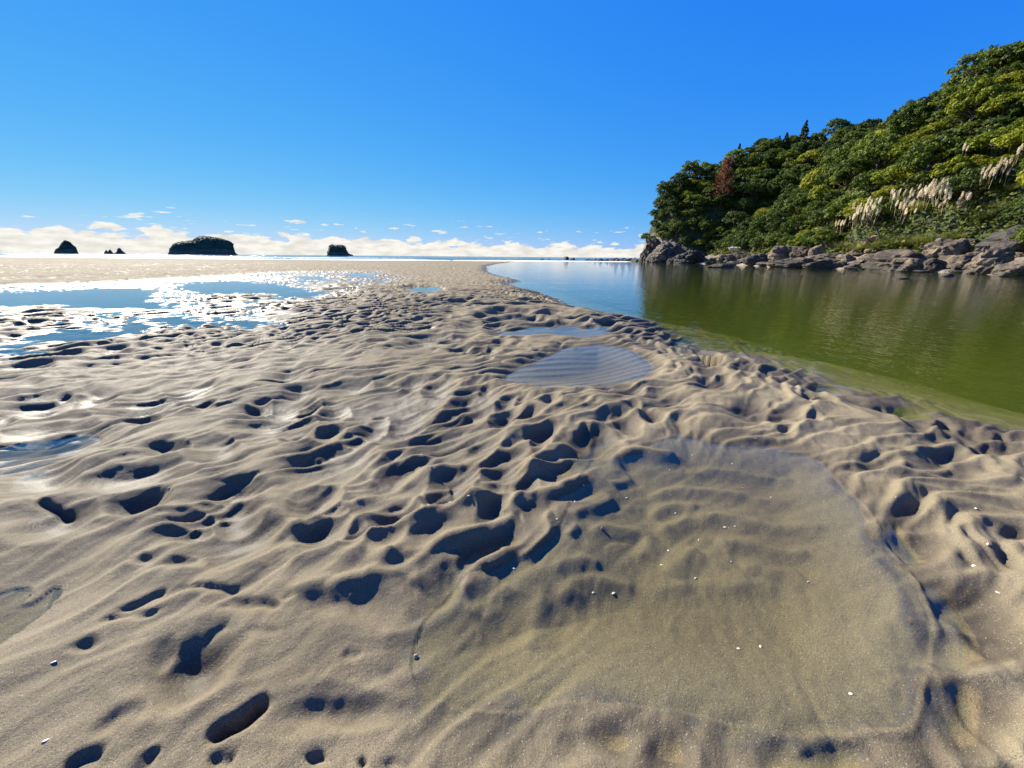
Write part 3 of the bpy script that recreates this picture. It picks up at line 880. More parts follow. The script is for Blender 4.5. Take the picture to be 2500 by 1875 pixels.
def mat_rock(name, c0, c1, c2, strata=1.0, scale=1.0):
    q = NT(name)
    tc = q.n('ShaderNodeTexCoord')
    geo = q.n('ShaderNodeNewGeometry')
    oi = q.n('ShaderNodeObjectInfo')
    pos = geo.outputs['Position']
    n1 = q.n('ShaderNodeTexNoise', Vector=pos, Scale=1.1 * scale, Detail=6.0, Roughness=.62)
    mp = q.n('ShaderNodeMapping', Vector=pos, Rotation=(.35, .5, .3), Scale=(.5, .5, 5.0))
    n2 = q.n('ShaderNodeTexNoise', Vector=mp.outputs[0], Scale=.9 * scale, Detail=5.0)
    n3 = q.n('ShaderNodeTexNoise', Vector=pos, Scale=9.0 * scale, Detail=5.0, Roughness=.7)
    f = q.math('MULTIPLY_ADD', q.math('SUBTRACT', n2.outputs[0], .5), .55 * strata, n1.outputs[0])
    f = q.math('MULTIPLY_ADD', q.math('SUBTRACT', n3.outputs[0], .5), .45, f)
    f = q.math('MULTIPLY_ADD', q.math('SUBTRACT', oi.outputs['Random'], .5), .22, f)
    c = q.ramp(f, [(.28, c0), (.5, c1), (.72, c2)])
    sep = q.n('ShaderNodeSeparateXYZ', Vector=pos)
    # tide stain: dark band of weed and damp near the water
    z = q.math('MULTIPLY_ADD', q.math('SUBTRACT', n1.outputs[0], .5), .8, sep.outputs[2])
    st = q.n('ShaderNodeMapRange', i0=z, i1=.25, i2=.75, i3=.75, i4=0.0)
    c = q.mix(st.outputs[0], c, (.030, .027, .020))
    hgt = q.math('ADD', q.math('MULTIPLY', n2.outputs[0], .8 * strata), q.math('MULTIPLY', n3.outputs[0], .5))
    b = q.n('ShaderNodeBump', Strength=1.0, Distance=.22, Height=hgt)
    p = q.n('ShaderNodeBsdfPrincipled', Base__Color=c, Roughness=.85, Normal=b.outputs[0])
    return q.surf(p.outputs[0])


M_ROCK = mat_rock('boulder_rock', (.020, .015, .009), (.060, .044, .026), (.155, .117, .072))
M_ROCKP = mat_rock('pale_rock', (.030, .022, .013), (.100, .075, .046), (.225, .172, .110))
M_ROCKD = mat_rock('dark_rock', (.012, .011, .010), (.026, .022, .019), (.055, .046, .037))
M_SOIL = mat_rock('orange_clay', (.16, .075, .035), (.27, .14, .07), (.36, .21, .12), .4)
M_CLIFF = mat_rock('cliff_rock', (.022, .017, .012), (.060, .046, .031), (.135, .105, .070), 1.3, .6)


def mat_hill():
    q = NT('hill_ground')
    geo = q.n('ShaderNodeNewGeometry')
    pos = geo.outputs['Position']
    n = q.n('ShaderNodeTexNoise', Vector=pos, Scale=.9, Detail=6.0)
    sep = q.n('ShaderNodeSeparateXYZ', Vector=pos)
    green = q.ramp(n.outputs[0], [(.3, (.012, .020, .007)), (.6, (.035, .05, .015))])
    rock = q.ramp(n.outputs[0], [(.3, (.07, .055, .04)), (.6, (.20, .16, .115))])
    z = q.math('MULTIPLY_ADD', q.math('SUBTRACT', n.outputs[0], .5), 3.0, sep.outputs[2])
    m = q.n('ShaderNodeMapRange', i0=z, i1=1.2, i2=2.6)
    ry = q.n('ShaderNodeMapRange', i0=sep.outputs[1], i1=82.0, i2=88.0, i3=0.0, i4=4.0)
    m2 = q.n('ShaderNodeMapRange', i0=q.math('SUBTRACT', z, ry.outputs[0]), i1=1.2, i2=2.6)
    c = q.mix(m2.outputs[0], rock, green)
    b = q.n('ShaderNodeBump', Strength=1.0, Distance=.5, Height=n.outputs[0])
    p = q.n('ShaderNodeBsdfPrincipled', Base__Color=c, Roughness=.95, Normal=b.outputs[0])
    return q.surf(p.outputs[0])


def build_hill():
    xs = np.concatenate([np.arange(25, 64, .5), np.arange(64, 131, 3.0)])
    ys = np.concatenate([np.arange(-45, 14, 2.0), np.arange(14, 100, .5), np.arange(100, 131, 3.0)])
    X, Y = np.meshgrid(xs, ys, indexing='ij')
    Z = hill_height(X.ravel(), Y.ravel()).reshape(X.shape)
    Z = Z + .3 * fbm(X * .8, Y * .8, 209, 3) * (Z > .4)
    nx, ny = X.shape
    i, j = np.meshgrid(np.arange(nx - 1), np.arange(ny - 1), indexing='ij')
    F = np.stack([i * ny + j, (i + 1) * ny + j, (i + 1) * ny + j + 1, i * ny + j + 1], -1).reshape(-1, 4)
    obj('hillside', mesh_np('hillside', np.stack([X.ravel(), Y.ravel(), Z.ravel()], 1), F), mat_hill(), kind='structure', label='steep bush covered hill ending in a low sea cliff')


build_hill()

ICO = {}


def ico(n):
    if n not in ICO:
        bm = bmesh.new(); bmesh.ops.create_icosphere(bm, subdivisions=n, radius=1.0)
        V = np.array([v.co[:] for v in bm.verts]); F = np.array([[v.index for v in f.verts] for f in bm.faces])
        bm.free(); ICO[n] = (V, F)
    return ICO[n]


def noise3(V, s, seed):
    return perlin(V[:, 0] * s + V[:, 2] * s * .37, V[:, 1] * s - V[:, 2] * s * .71, seed) + perlin(V[:, 2] * s + 3.1, V[:, 0] * s * .8 - V[:, 1] * s * .6, seed + 5)


def rock_mesh(seed, sub, sx, sy, sz, cuts=9, rough=.07, strata=0.0, tilt=(0, 0), flat_top=0.0):
    V, F = ico(sub)
    V = V.copy()
    rnd = np.random.RandomState(seed)
    for k in range(cuts):
        n = rnd.normal(size=3); n[2] = abs(n[2]) * .8; n /= np.linalg.norm(n)
        o = rnd.uniform(.52, .86)
        dd = V @ n
        V = V - np.clip(dd - o, 0, None)[:, None] * n * .93
    if flat_top: 
        V[:, 2] = np.minimum(V[:, 2], flat_top + .08 * noise3(V, 2.5, seed))
    N = V / (np.linalg.norm(V, axis=1, keepdims=True) + 1e-6)
    V = V + N * (rough * noise3(V, 1.7, seed) + rough * .55 * noise3(V, 4.3, seed + 1) + rough * .28 * noise3(V, 10.0, seed + 2))[:, None]
    rid = 1 - np.abs(noise3(V, 2.3, seed + 9))
    V = V - N * (.10 * np.clip(rid - .72, 0, 1) / .28)[:, None]
    if strata:
        w = V[:, 2] + tilt[0] * V[:, 0] + tilt[1] * V[:, 1]
        ph = w * 9 + .8 * noise3(V, 1.5, seed + 7)
        V = V + N * (strata * (np.abs(np.sin(ph)) - .5))[:, None]
    V = V * [sx, sy, sz]
    return V, F


def rock_obj(name, seed, loc, sx, sy, sz, mat, rz=0.0, lean=(0, 0), sub=4, parent=None, **kw):
    props = {k: kw.pop(k) for k in list(kw) if k in ('label', 'category', 'group', 'kind')}
    V, F = rock_mesh(seed, sub, sx, sy, sz, **kw)
    o = obj(name, mesh_np(name, V, F, False), mat, parent, **props)
    o.location = loc; o.rotation_euler = (lean[0], lean[1], rz)
    return o


# (pixel x, base pixel y, width, height, material, options)
BL = 'weathered grey brown boulder in the shoreline rock pile'
BOULDERS = [
    (1759, 654, 57, 13, 'd', dict(flat_top=.5), 'low black rock standing alone in the river before the driftwood'),
    (1745, 645, 46, 17, 'r', {}, 'rounded brown rock behind the low black rock in the water'),
    (1773, 643, 44, 26, 'r', dict(strata=.05), None),
    (1849, 646, 62, 28, 'd', {}, 'dark wedge shaped boulder below the driftwood plank'),
    (1912, 634, 66, 42, 'p', dict(flat_top=.62), 'big pale flat topped boulder right of the driftwood logs'),
    (1929, 654, 100, 30, 'r', {}, 'broad dark domed boulder at the water edge below the pale flat topped boulder'),
    (2001, 658, 72, 26, 'r', {}, None),
    (1990, 627, 32, 30, 'p', dict(cuts=4), 'smooth pale egg shaped boulder'),
    (2010, 612, 32, 28, 'r', {}, None),
    (2039, 617, 30, 22, 'p', dict(cuts=14), 'pale triangular rock below the flowering grass'),
    (2016, 643, 86, 28, 'r', dict(strata=.06, tilt=(.5, 0)), None),
    (2046, 657, 42, 19, 'p', {}, None),
    (2098, 659, 57, 18, 'p', {}, None),
    (2112, 656, 66, 34, 'p', dict(strata=.05), None),
    (1849, 616, 32, 18, 'r', {}, None),
    (1960, 628, 52, 28, 'r', {}, None),
    (1866, 648, 36, 9, 'p', {}, None),
    (1795, 646, 40, 10, 'p', {}, None),
    (1817, 641, 26, 12, 'p', {}, None),
    (1806, 632, 40, 16, 'r', dict(strata=.06), None),
    (2090, 624, 52, 19, 'r', dict(flat_top=.55), None),
    (2195, 659, 150, 56, 'r', dict(strata=.05, tilt=(.5, 0), flat_top=.72), 'huge grey boulder with a flat sloping top, the widest at the waterline'),
    (2150, 658, 36, 24, 'r', {}, None),
    (2217, 665, 52, 33, 'r', dict(cuts=5), 'rounded dark boulder standing in front of the huge flat topped one'),
    (2279, 663, 46, 30, 'r', {}, None),
    (2307, 638, 88, 58, 'p', dict(strata=.09, tilt=(2.5, .5), flat_top=.75), 'tall pinkish boulder split by vertical cracks'),
    (2340, 654, 98, 36, 'r', dict(flat_top=.6), 'long grey slab boulder in front of the cracked pinkish one'),
    (2402, 669, 88, 62, 'p', dict(strata=.10, tilt=(-1.0, .3)), 'pale striped boulder leaning steeply at the waterline'),
    (2482, 675, 100, 42, 'p', dict(strata=.06, tilt=(-.7, .2)), 'pale sloping boulder next along the shore from the striped one'),
    (2346, 665, 62, 21, 'r', {}, None),
    (2470, 622, 160, 84, 'd', dict(cuts=12), 'towering dark rock outcrop topped with rubble behind the striped boulder'),
    (2366, 611, 44, 24, 'p', {}, None),
    (2400, 628, 50, 34, 'p', dict(strata=.05), None),
    (2479, 632, 38, 18, 'p', {}, None),
    (2311, 676, 26, 9, 'd', {}, 'small rock just breaking the river surface off the striped boulder'),
    (2200, 682, 40, 6, 'd', dict(flat_top=.35), 'thin black rock awash in the river off the huge flat topped boulder'),
    (2175, 606, 26, 15, 'p', {}, None),
    (2150, 607, 26, 14, 'r', {}, None),
    (2125, 618, 28, 18, 'p', {}, None),
    (2128, 604, 44, 26, 's', dict(cuts=4), 'bank of orange clay under the roots of the flowering grass'),
    (2225, 606, 40, 18, 'r', {}, None),
    (2255, 610, 24, 12, 'p', {}, None),
    (2060, 640, 40, 20, 'p', {}, None), (2250, 636, 44, 22, 'r', {}, None), (1890, 645, 30, 12, 'r', {}, None), (1825, 612, 30, 14, 'r', {}, None), (2430, 655, 60, 34, 'd', {}, None),
    (1970, 645, 34, 14, 'p', {}, None), (2135, 640, 44, 22, 'r', {}, None), (2445, 676, 34, 12, 'p', {}, None), (2250, 666, 40, 9, 'p', {}, None), (2380, 640, 44, 26, 'r', {}, None), (2070, 612, 30, 14, 'r', {}, None),
    (1925, 612, 44, 12, 'd', {}, None), (1985, 606, 30, 10, 'd', {}, None),
]
MK = {'r': M_ROCK, 'p': M_ROCKP, 'd': M_ROCKD, 's': M_SOIL}
for i, (px, by, w, h, mk, op, lab) in enumerate(BOULDERS):
    P, d = hit(px, by)
    m = mpp(P)
    hw, hh = w * m / 2, h * m * .96
    rz = math.radians((i * 67) % 50 - 25)
    kw = dict(op); kw.setdefault('cuts', 9)
    zz = hh * .62
    tone = {'r': 'grey brown', 'p': 'pale', 'd': 'dark', 's': 'orange'}[mk]
    place = 'around the driftwood logs' if px < 1885 else 'near the pale egg shaped boulder' if px < 2055 else 'beside the huge flat topped boulder' if px < 2262 else 'around the leaning striped boulder'
    size = 'small ' if w < 35 else ''
    gl = size + tone + ' boulder in the rock pile ' + place
    props = dict(label=lab or gl, category='boulder')
    if not lab: props['group'] = gl.replace('boulder in', 'boulders in')
    away = Vector((P.x, P.y, 0)).normalized() * hw * .55
    rock_obj('boulder', 300 + i, (P.x + away.x, P.y + away.y, max(P.z, -.05) + hh - zz * .98 + .0), hw * 1.12, hw * .95, zz * 1.1, MK[mk], rz, sub=4 if w > 34 else 3, **kw, **props)

# headland cliff and the dark shelf at its foot
for i, (px, by, w, h, mk, op, lab) in enumerate([
        (1590, 640, 60, 66, M_CLIFF, dict(strata=.07, tilt=(1.5, .4), cuts=7), 'pale furrowed cliff at the tip of the headland'),
        (1632, 632, 90, 50, M_CLIFF, dict(strata=.07, tilt=(1.2, .3), cuts=7), 'brown cliff face behind the black shelf'),
        (1618, 641, 84, 36, M_ROCKD, dict(strata=.05, tilt=(-1, .2), flat_top=.55), 'black sloping rock shelf at the foot of the cliff'),
        (1690, 642, 90, 34, M_ROCKD, dict(cuts=10), 'black rock mass between the cliff and the driftwood'),
        (1655, 642, 70, 24, M_ROCKD, dict(cuts=10), 'low black rock joining the shelf to the rock mass')]):
    P = at(px, by, 92 - .10 * (px - 1590)); P.z = 0
    m = mpp(P)
    hw, hh = w * m / 2, h * m
    away = Vector((P.x, P.y, 0)).normalized() * hw * .5
    rock_obj('sea_cliff' if i < 2 else 'rock_shelf', 500 + i, (P.x + away.x, P.y + away.y, hh * .25), hw * 1.1, hw * .9, hh * .85, mk, .2 * i, sub=5, label=lab, category='cliff' if i < 2 else 'rock', **op)
rnd = random.Random(77)
REEF = [(1432 + k * 6.6 + rnd.uniform(-2, 2), rnd.uniform(9, 17), rnd.uniform(3.5, 6) + k * .28) for k in range(21)]
for i, (px, w, h) in enumerate(REEF):
    P = at(px, 632, 128 - i * 1.3); P.z = 0
    m = mpp(P)
    rock_obj('reef_rock', 600 + i, (P.x, P.y, 0), w * m * .65, w * m * .6, h * m * 1.0, M_ROCKD, i * 1.3, sub=3, label='small black rock in the low reef running out from the headland', category='rock', group='reef rocks')
for i, (px, w, h, lab) in enumerate([(1382, 22, 11, 'black square topped rock standing in the surf'), (1399, 15, 7, 'smaller black rock touching the square topped one'), (1321, 22, 5, 'low black hump of rock awash in the surf'),
                                     (1341, 8, 3.4, 'tiny black rock beside the low hump')]):
    P = at(px, 631, 150); P.z = 0
    m = mpp(P)
    rock_obj('sea_rock', 640 + i, (P.x, P.y, -.1), w * m * .55, w * m * .45, h * m, M_ROCKD, .3, sub=3, label=lab, category='rock')


# ------------------------------------------------------------------ islands on the horizon
def mat_island():
    q = NT('island_bush')
    geo = q.n('ShaderNodeNewGeometry')
    n = q.n('ShaderNodeTexNoise', Vector=geo.outputs['Position'], Scale=.12, Detail=6.0)
    c = q.ramp(n.outputs[0], [(.35, (.018, .030, .014)), (.65, (.055, .075, .03))])
    b = q.n('ShaderNodeBump', Strength=1.0, Distance=3.0, Height=n.outputs[0])
    p = q.n('ShaderNodeBsdfPrincipled', Base__Color=c, Roughness=.9, Normal=b.outputs[0])
    return q.surf(p.outputs[0])


M_ISLE = mat_island()
M_ISLER = mat_rock('island_rock', (.04, .034, .03), (.09, .075, .06), (.17, .14, .11), 1.0, .05)


def island(name, outline, base_px, dist, depth, label, seed, bush=True):
    """outline: skyline pixels from left to right; depth: thickness away from us as a share of the width"""
    pts = [at(x, y, dist) for x, y in outline]
    L = pts[0]; Rr = pts[-1]
    ax = Vector((Rr.x - L.x, Rr.y - L.y, 0)); W = ax.length; ax.normalize()
    ay = Vector((-ax.y, ax.x, 0))
    us = np.array([(p - L).dot(ax) for p in pts]); zs = np.array([max(p.z, 0) for p in pts])
    mid = Vector(((L.x + Rr.x) / 2, (L.y + Rr.y) / 2, 0))
    root = empty(name, mid, 0, label=label, category='island')
    nu, nv = 90, 48
    u = np.linspace(0, W, nu); v = np.linspace(-1, 1, nv)
    U, Vv = np.meshgrid(u, v, indexing='ij')
    prof = np.interp(U, us, zs)
    edge = np.clip(1 - Vv ** 2, 0, 1) ** .42
    half = depth * W / 2 * np.clip(np.sin(np.pi * np.clip(U / W, .02, .98)), 0, 1) ** .5
    Xl = U + 0 * Vv; Yl = Vv * half
    Z = prof * edge
    Z = Z + (W * .010) * fbm(Xl / W * 26, Yl / W * 26, seed, 3) * np.clip(Z / (zs.max() * .3), 0, 1)
    WX = L.x + ax.x * Xl + ay.x * Yl - mid.x; WY = L.y + ax.y * Xl + ay.y * Yl - mid.y
    V = np.stack([WX.ravel(), WY.ravel(), Z.ravel() - .5], 1)
    i, j = np.meshgrid(np.arange(nu - 1), np.arange(nv - 1), indexing='ij')
    F = np.stack([i * nv + j, (i + 1) * nv + j, (i + 1) * nv + j + 1, i * nv + j + 1], -1).reshape(-1, 4)
    zc = V[F][:, :, 2].mean(1)
    lim = zs.max() * .22 if bush else 1e9
    for nm, msk, mt in (('forest_cover', zc > lim, M_ISLE), ('rock_base', zc <= lim, M_ISLER)):
        if not msk.any(): continue
        f = F[msk]; uq, inv = np.unique(f, return_inverse=True)
        obj(nm, mesh_np(nm, V[uq], inv.reshape(f.shape)), mt, root)
    if bush:      # ragged tree tops along the crest
        rs = np.random.RandomState(seed)
        k = 240
        uu = rs.uniform(.04, .96, k) * W; vv = rs.uniform(-.75, .35, k)
        hv = depth * W / 2 * np.sin(np.pi * uu / W) ** .5
        zz = np.interp(uu, us, zs) * (1 - vv ** 2) ** .42
        V0, F0 = ico(1)
        VV = []; FF = []
        for a in range(k):
            s = W * rs.uniform(.010, .022)
            c = np.array([L.x + ax.x * uu[a] + ay.x * vv[a] * hv[a] - mid.x, L.y + ax.y * uu[a] + ay.y * vv[a] * hv[a] - mid.y, zz[a] - s * .75])
            VV.append(V0 * s * [1, 1, .9] * (1 + .25 * rs.normal(size=(len(V0), 1))) + c); FF.append(F0 + a * len(V0))
        obj('tree_tops', mesh_np('tree_tops', np.vstack(VV), np.vstack(FF), False), M_ISLE, root, kind='stuff')
    return root


island('bush_island', [(131, 617), (136, 608), (143, 604), (148, 596), (153, 589), (159, 586), (165, 588), (172, 591), (178, 598), (186, 603), (189, 611), (191, 617)], 617, 900, .8,
       'small pointed island covered in bush', 11)
island('sea_stack', [(253, 618), (257, 611), (260, 609), (263, 614), (266, 609), (269, 608), (273, 613), (277, 618)], 618, 1000, .7, 'tiny twin peaked sea stack beside a larger one', 12, False)
island('sea_stack', [(277, 618), (284, 614), (287, 605), (293, 604), (297, 610), (302, 614), (307, 618)], 618, 980, .7, 'small flat topped sea stack beside the twin peaked one', 13, False)
island('bush_island', [(410, 618), (414, 608), (421, 598), (432, 591), (440, 590), (455, 588), (472, 585), (483, 579), (495, 576), (512, 577), (530, 580), (545, 583), (560, 588), (568, 594), (571, 603), (571, 611), (575, 617), (580, 619)], 618, 850, .6,
       'large low domed island covered in dark bush', 14)
island('bush_island', [(797, 623), (801, 612), (803, 601), (807, 597), (812, 596), (818, 598), (827, 598), (836, 598), (843, 601), (846, 610), (851, 619), (858, 621), (863, 623)], 623, 800, .8,
       'steep flat topped island like a block, bush on top', 15)


# ------------------------------------------------------------------ foliage
def mat_leaf(name, lo, mid_, hi, trans=.3):
    q = NT(name)
    oi = q.n('ShaderNodeObjectInfo')
    geo = q.n('ShaderNodeNewGeometry')
    n = q.n('ShaderNodeTexNoise', Vector=geo.outputs['Position'], Scale=1.3, Detail=3.0)
    f = q.math('MULTIPLY_ADD', q.math('SUBTRACT', oi.outputs['Random'], .5), .55, n.outputs[0])
    f = q.math('MULTIPLY_ADD', q.math('SUBTRACT', geo.outputs['Random Per Island'], .5), .35, f)
    c = q.ramp(f, [(.2, lo), (.5, mid_), (.8, hi)])
    p = q.n('ShaderNodeBsdfPrincipled', Base__Color=c, Roughness=.6)
    p.inputs['Specular IOR Level'].default_value = .18
    t = q.n('ShaderNodeBsdfTranslucent', Color=c)
    mx = q.n('ShaderNodeMixShader', i0=trans, i1=p.outputs[0], i2=t.outputs[0])
    return q.surf(mx.outputs[0])


M_LEAF_DARK = mat_leaf('dark_leaves', (.030, .052, .007), (.068, .104, .012), (.125, .160, .018))
M_LEAF_LIME = mat_leaf('lime_leaves', (.085, .120, .007), (.175, .205, .012), (.260, .265, .020))
M_LEAF_CONE = mat_leaf('conifer_leaves', (.014, .028, .014), (.026, .045, .022), (.045, .066, .030))
M_BARK = mat_rock('bark', (.03, .024, .018), (.07, .055, .042), (.12, .10, .08), .3, 3)
M_DEADRED = mat_leaf('dead_needles', (.09, .026, .012), (.18, .055, .025), (.26, .09, .04), .2)
M_DRIFT = mat_leaf('driftwood', (.34, .30, .25), (.52, .47, .40), (.66, .61, .54), .0)
M_PLUME = mat_leaf('plume', (.60, .50, .36), (.76, .67, .51), (.86, .80, .66), .6)
M_REED = mat_leaf('grass_blades', (.08, .10, .015), (.17, .19, .04), (.30, .29, .09), .35)
M_UNDER = mat_leaf('undergrowth', (.032, .046, .006), (.075, .095, .010), (.13, .14, .016))


def leaf_quads(C, N, size, rs, asp=.6):
    """a bent leaf card (two quads) at every centre, facing roughly along N"""
    k = len(C)
    N = N + rs.normal(size=(k, 3)) * .55
    N /= np.linalg.norm(N, axis=1, keepdims=True)
    A = np.cross(N, rs.normal(size=(k, 3))); A /= np.linalg.norm(A, axis=1, keepdims=True) + 1e-9
    B = np.cross(N, A)
    s = size * rs.uniform(.6, 1.35, k)[:, None]
    a = A * s; b = B * s * asp; n = N * s * .18
    V = np.stack([C - a - b * .3, C - b - n, C + a - b * .3, C + a * .55 + b, C + n * .6, C - a * .6 + b], 1).reshape(-1, 3)
    base = np.arange(k)[:, None] * 6
    F = np.concatenate([base + [0, 1, 4, 5], base + [1, 2, 3, 4]], 0)
    return V, F


def crown_mesh(seed, rx, rz, clumps, per, size, cone=False):
    rs = np.random.RandomState(seed)
    C = []; N = []
    for k in range(clumps):
        t = rs.rand()
        ang = rs.rand() * 2 * math.pi
        if cone:
            z = t; r = rx * (1 - t) ** .8 * rs.uniform(.5, 1.0)
            c = np.array([r * math.cos(ang), r * math.sin(ang), z * 2 * rz - rz]); cr = rx * .30 * (1.15 - t)
        else:
            ph = math.acos(1 - 1.45 * t)
            d = rs.uniform(.68, 1.0)
            c = np.array([rx * d * math.sin(ph) * math.cos(ang), rx * d * math.sin(ph) * math.sin(ang), rz * d * math.cos(ph)])
            cr = rx * rs.uniform(.20, .36)
        v = rs.normal(size=(per, 3)); v /= np.linalg.norm(v, axis=1, keepdims=True)
        v[:, 2] = np.where(v[:, 2] < -.35, -v[:, 2] * .6, v[:, 2])
        C.append(c + v * cr * rs.uniform(.75, 1.06, (per, 1)) * [1, 1, .72]); N.append(v)
    C = np.vstack(C); N = np.vstack(N)
    V, F = leaf_quads(C, N, size, rs)
    return mesh_np('crown', V, F, False)


def tube(pts, radii, n=6):
    V = []; F = []
    for k, (p, r) in enumerate(zip(pts, radii)):
        p = Vector(p)
        a = Vector(pts[min(k + 1, len(pts) - 1)]) - Vector(pts[max(k - 1, 0)])
        a.normalize()
        u = a.cross(Vector((.31, .91, .27))).normalized(); w = a.cross(u)
        for i in range(n):
            t = 2 * math.pi * i / n
            V.append(p + (u * math.cos(t) + w * math.sin(t)) * r)
    for k in range(len(pts) - 1):
        for i in range(n):
            F.append((k * n + i, k * n + (i + 1) % n, (k + 1) * n + (i + 1) % n, (k + 1) * n + i))
    return V, F


class Build:
    def __init__(s): s.V = []; s.F = []
    def add(s, VF):
        V, F = VF; o = len(s.V)
        s.V += [tuple(v) for v in V]; s.F += [tuple(i + o for i in f) for f in F]
        return s
    def mesh(s, name): return mesh_np(name, np.array(s.V), np.array(s.F))


def trunk_mesh(seed, h, r, rx):
    rnd = random.Random(seed)
    b = Build()
    bend = (rnd.uniform(-.3, .3), rnd.uniform(-.3, .3))
    P = [(bend[0] * t * t, bend[1] * t * t, h * t - .4 * (t == 0)) for t in (0, .3, .6, 1)]
    b.add(tube(P, [r, r * .8, r * .6, r * .25]))
    for k in range(5):
        a = k * 1.3 + rnd.random(); t = rnd.uniform(.35, .75); z = h * t
        o = (bend[0] * t * t, bend[1] * t * t, z)
        e = rx * rnd.uniform(.6, .85)
        b.add(tube([o, (o[0] + math.cos(a) * e * .5, o[1] + math.sin(a) * e * .5, z + .3 * e), (o[0] + math.cos(a) * e, o[1] + math.sin(a) * e, z + .75 * e)], [r * .45, r * .3, r * .1], 5))
    return b.mesh('trunk')


PROTO = {'dark': [], 'lime': [], 'cone': []}
for i in range(4):
    rx = 1.75
    PROTO['dark'].append((crown_mesh(700 + i, rx, 1.35, 46, 46, .135), trunk_mesh(700 + i, 2.4, .16, rx), 2.0))
    PROTO['lime'].append((crown_mesh(720 + i, rx, 1.20, 54, 40, .125), trunk_mesh(720 + i, 2.2, .14, rx), 1.9))
for i in range(3):
    PROTO['cone'].append((crown_mesh(740 + i, .85, 1.4, 60, 28, .12, True), trunk_mesh(740 + i, 2.6, .12, .6), 1.7))
TREE_MAT = {'dark': M_LEAF_DARK, 'lime': M_LEAF_LIME, 'cone': M_LEAF_CONE}
for k, lst in PROTO.items():
    for cm, tm, ch in lst: cm.materials.append(TREE_MAT[k]); tm.materials.append(M_BARK)


def plant_tree(kind, idx, loc, scale, label, group, rz, name='bush_tree'):
    cm, tm, ch = PROTO[kind][idx % len(PROTO[kind])]
    r = empty(name, loc, rz, label=label, category='bush' if name == 'bush' else 'tree', group=group)
    r.scale = scale
    t = bpy.data.objects.new('trunk', tm); COL.objects.link(t); t.parent = r
    c = bpy.data.objects.new('crown', cm); COL.objects.link(c); c.parent = r; c.location = (0, 0, ch)
    return r


def tree_label(k, on_spur, z, d, ridge):
    look = {'dark': 'dark green rounded tree', 'lime': 'sunlit yellow green tree', 'cone': 'narrow dark conifer', 'bush': 'small dark green bush', 'limebush': 'small yellow green bush'}[k]
    where = 'on the skyline of the hill' if ridge else ('just above the boulders of the shore' if d < 8.5 else 'part way up the slope')
    hill = 'of the near sunlit spur' if on_spur else 'of the far headland'
    if ridge and k == 'cone': lab = look + ' breaking the skyline ' + hill
    elif ridge: lab = look + ' on the skyline ' + hill
    elif d < 8.5: lab = look + ' at the foot ' + hill + ' just above the shore'
    else: lab = look + ' part way up the slope ' + hill
    return lab, lab.replace(look, look + ('es' if 'bush' in k else 's'))


TUSSOCK_AT = []
for bx, by in [(2052, 585), (2095, 580), (2135, 575), (2190, 556), (2222, 556), (2262, 552), (2296, 556), (2348, 530), (2415, 470), (2455, 450)]:
    P_, d_ = hit(bx, by)
    for back in (.9, 2.2, 3.4): TUSSOCK_AT.append(tuple(at(bx, by, d_ - back))[:2])


def blocked(x, y): return any((x - a) ** 2 + (y - b) ** 2 < 2.1 for a, b in TUSSOCK_AT)


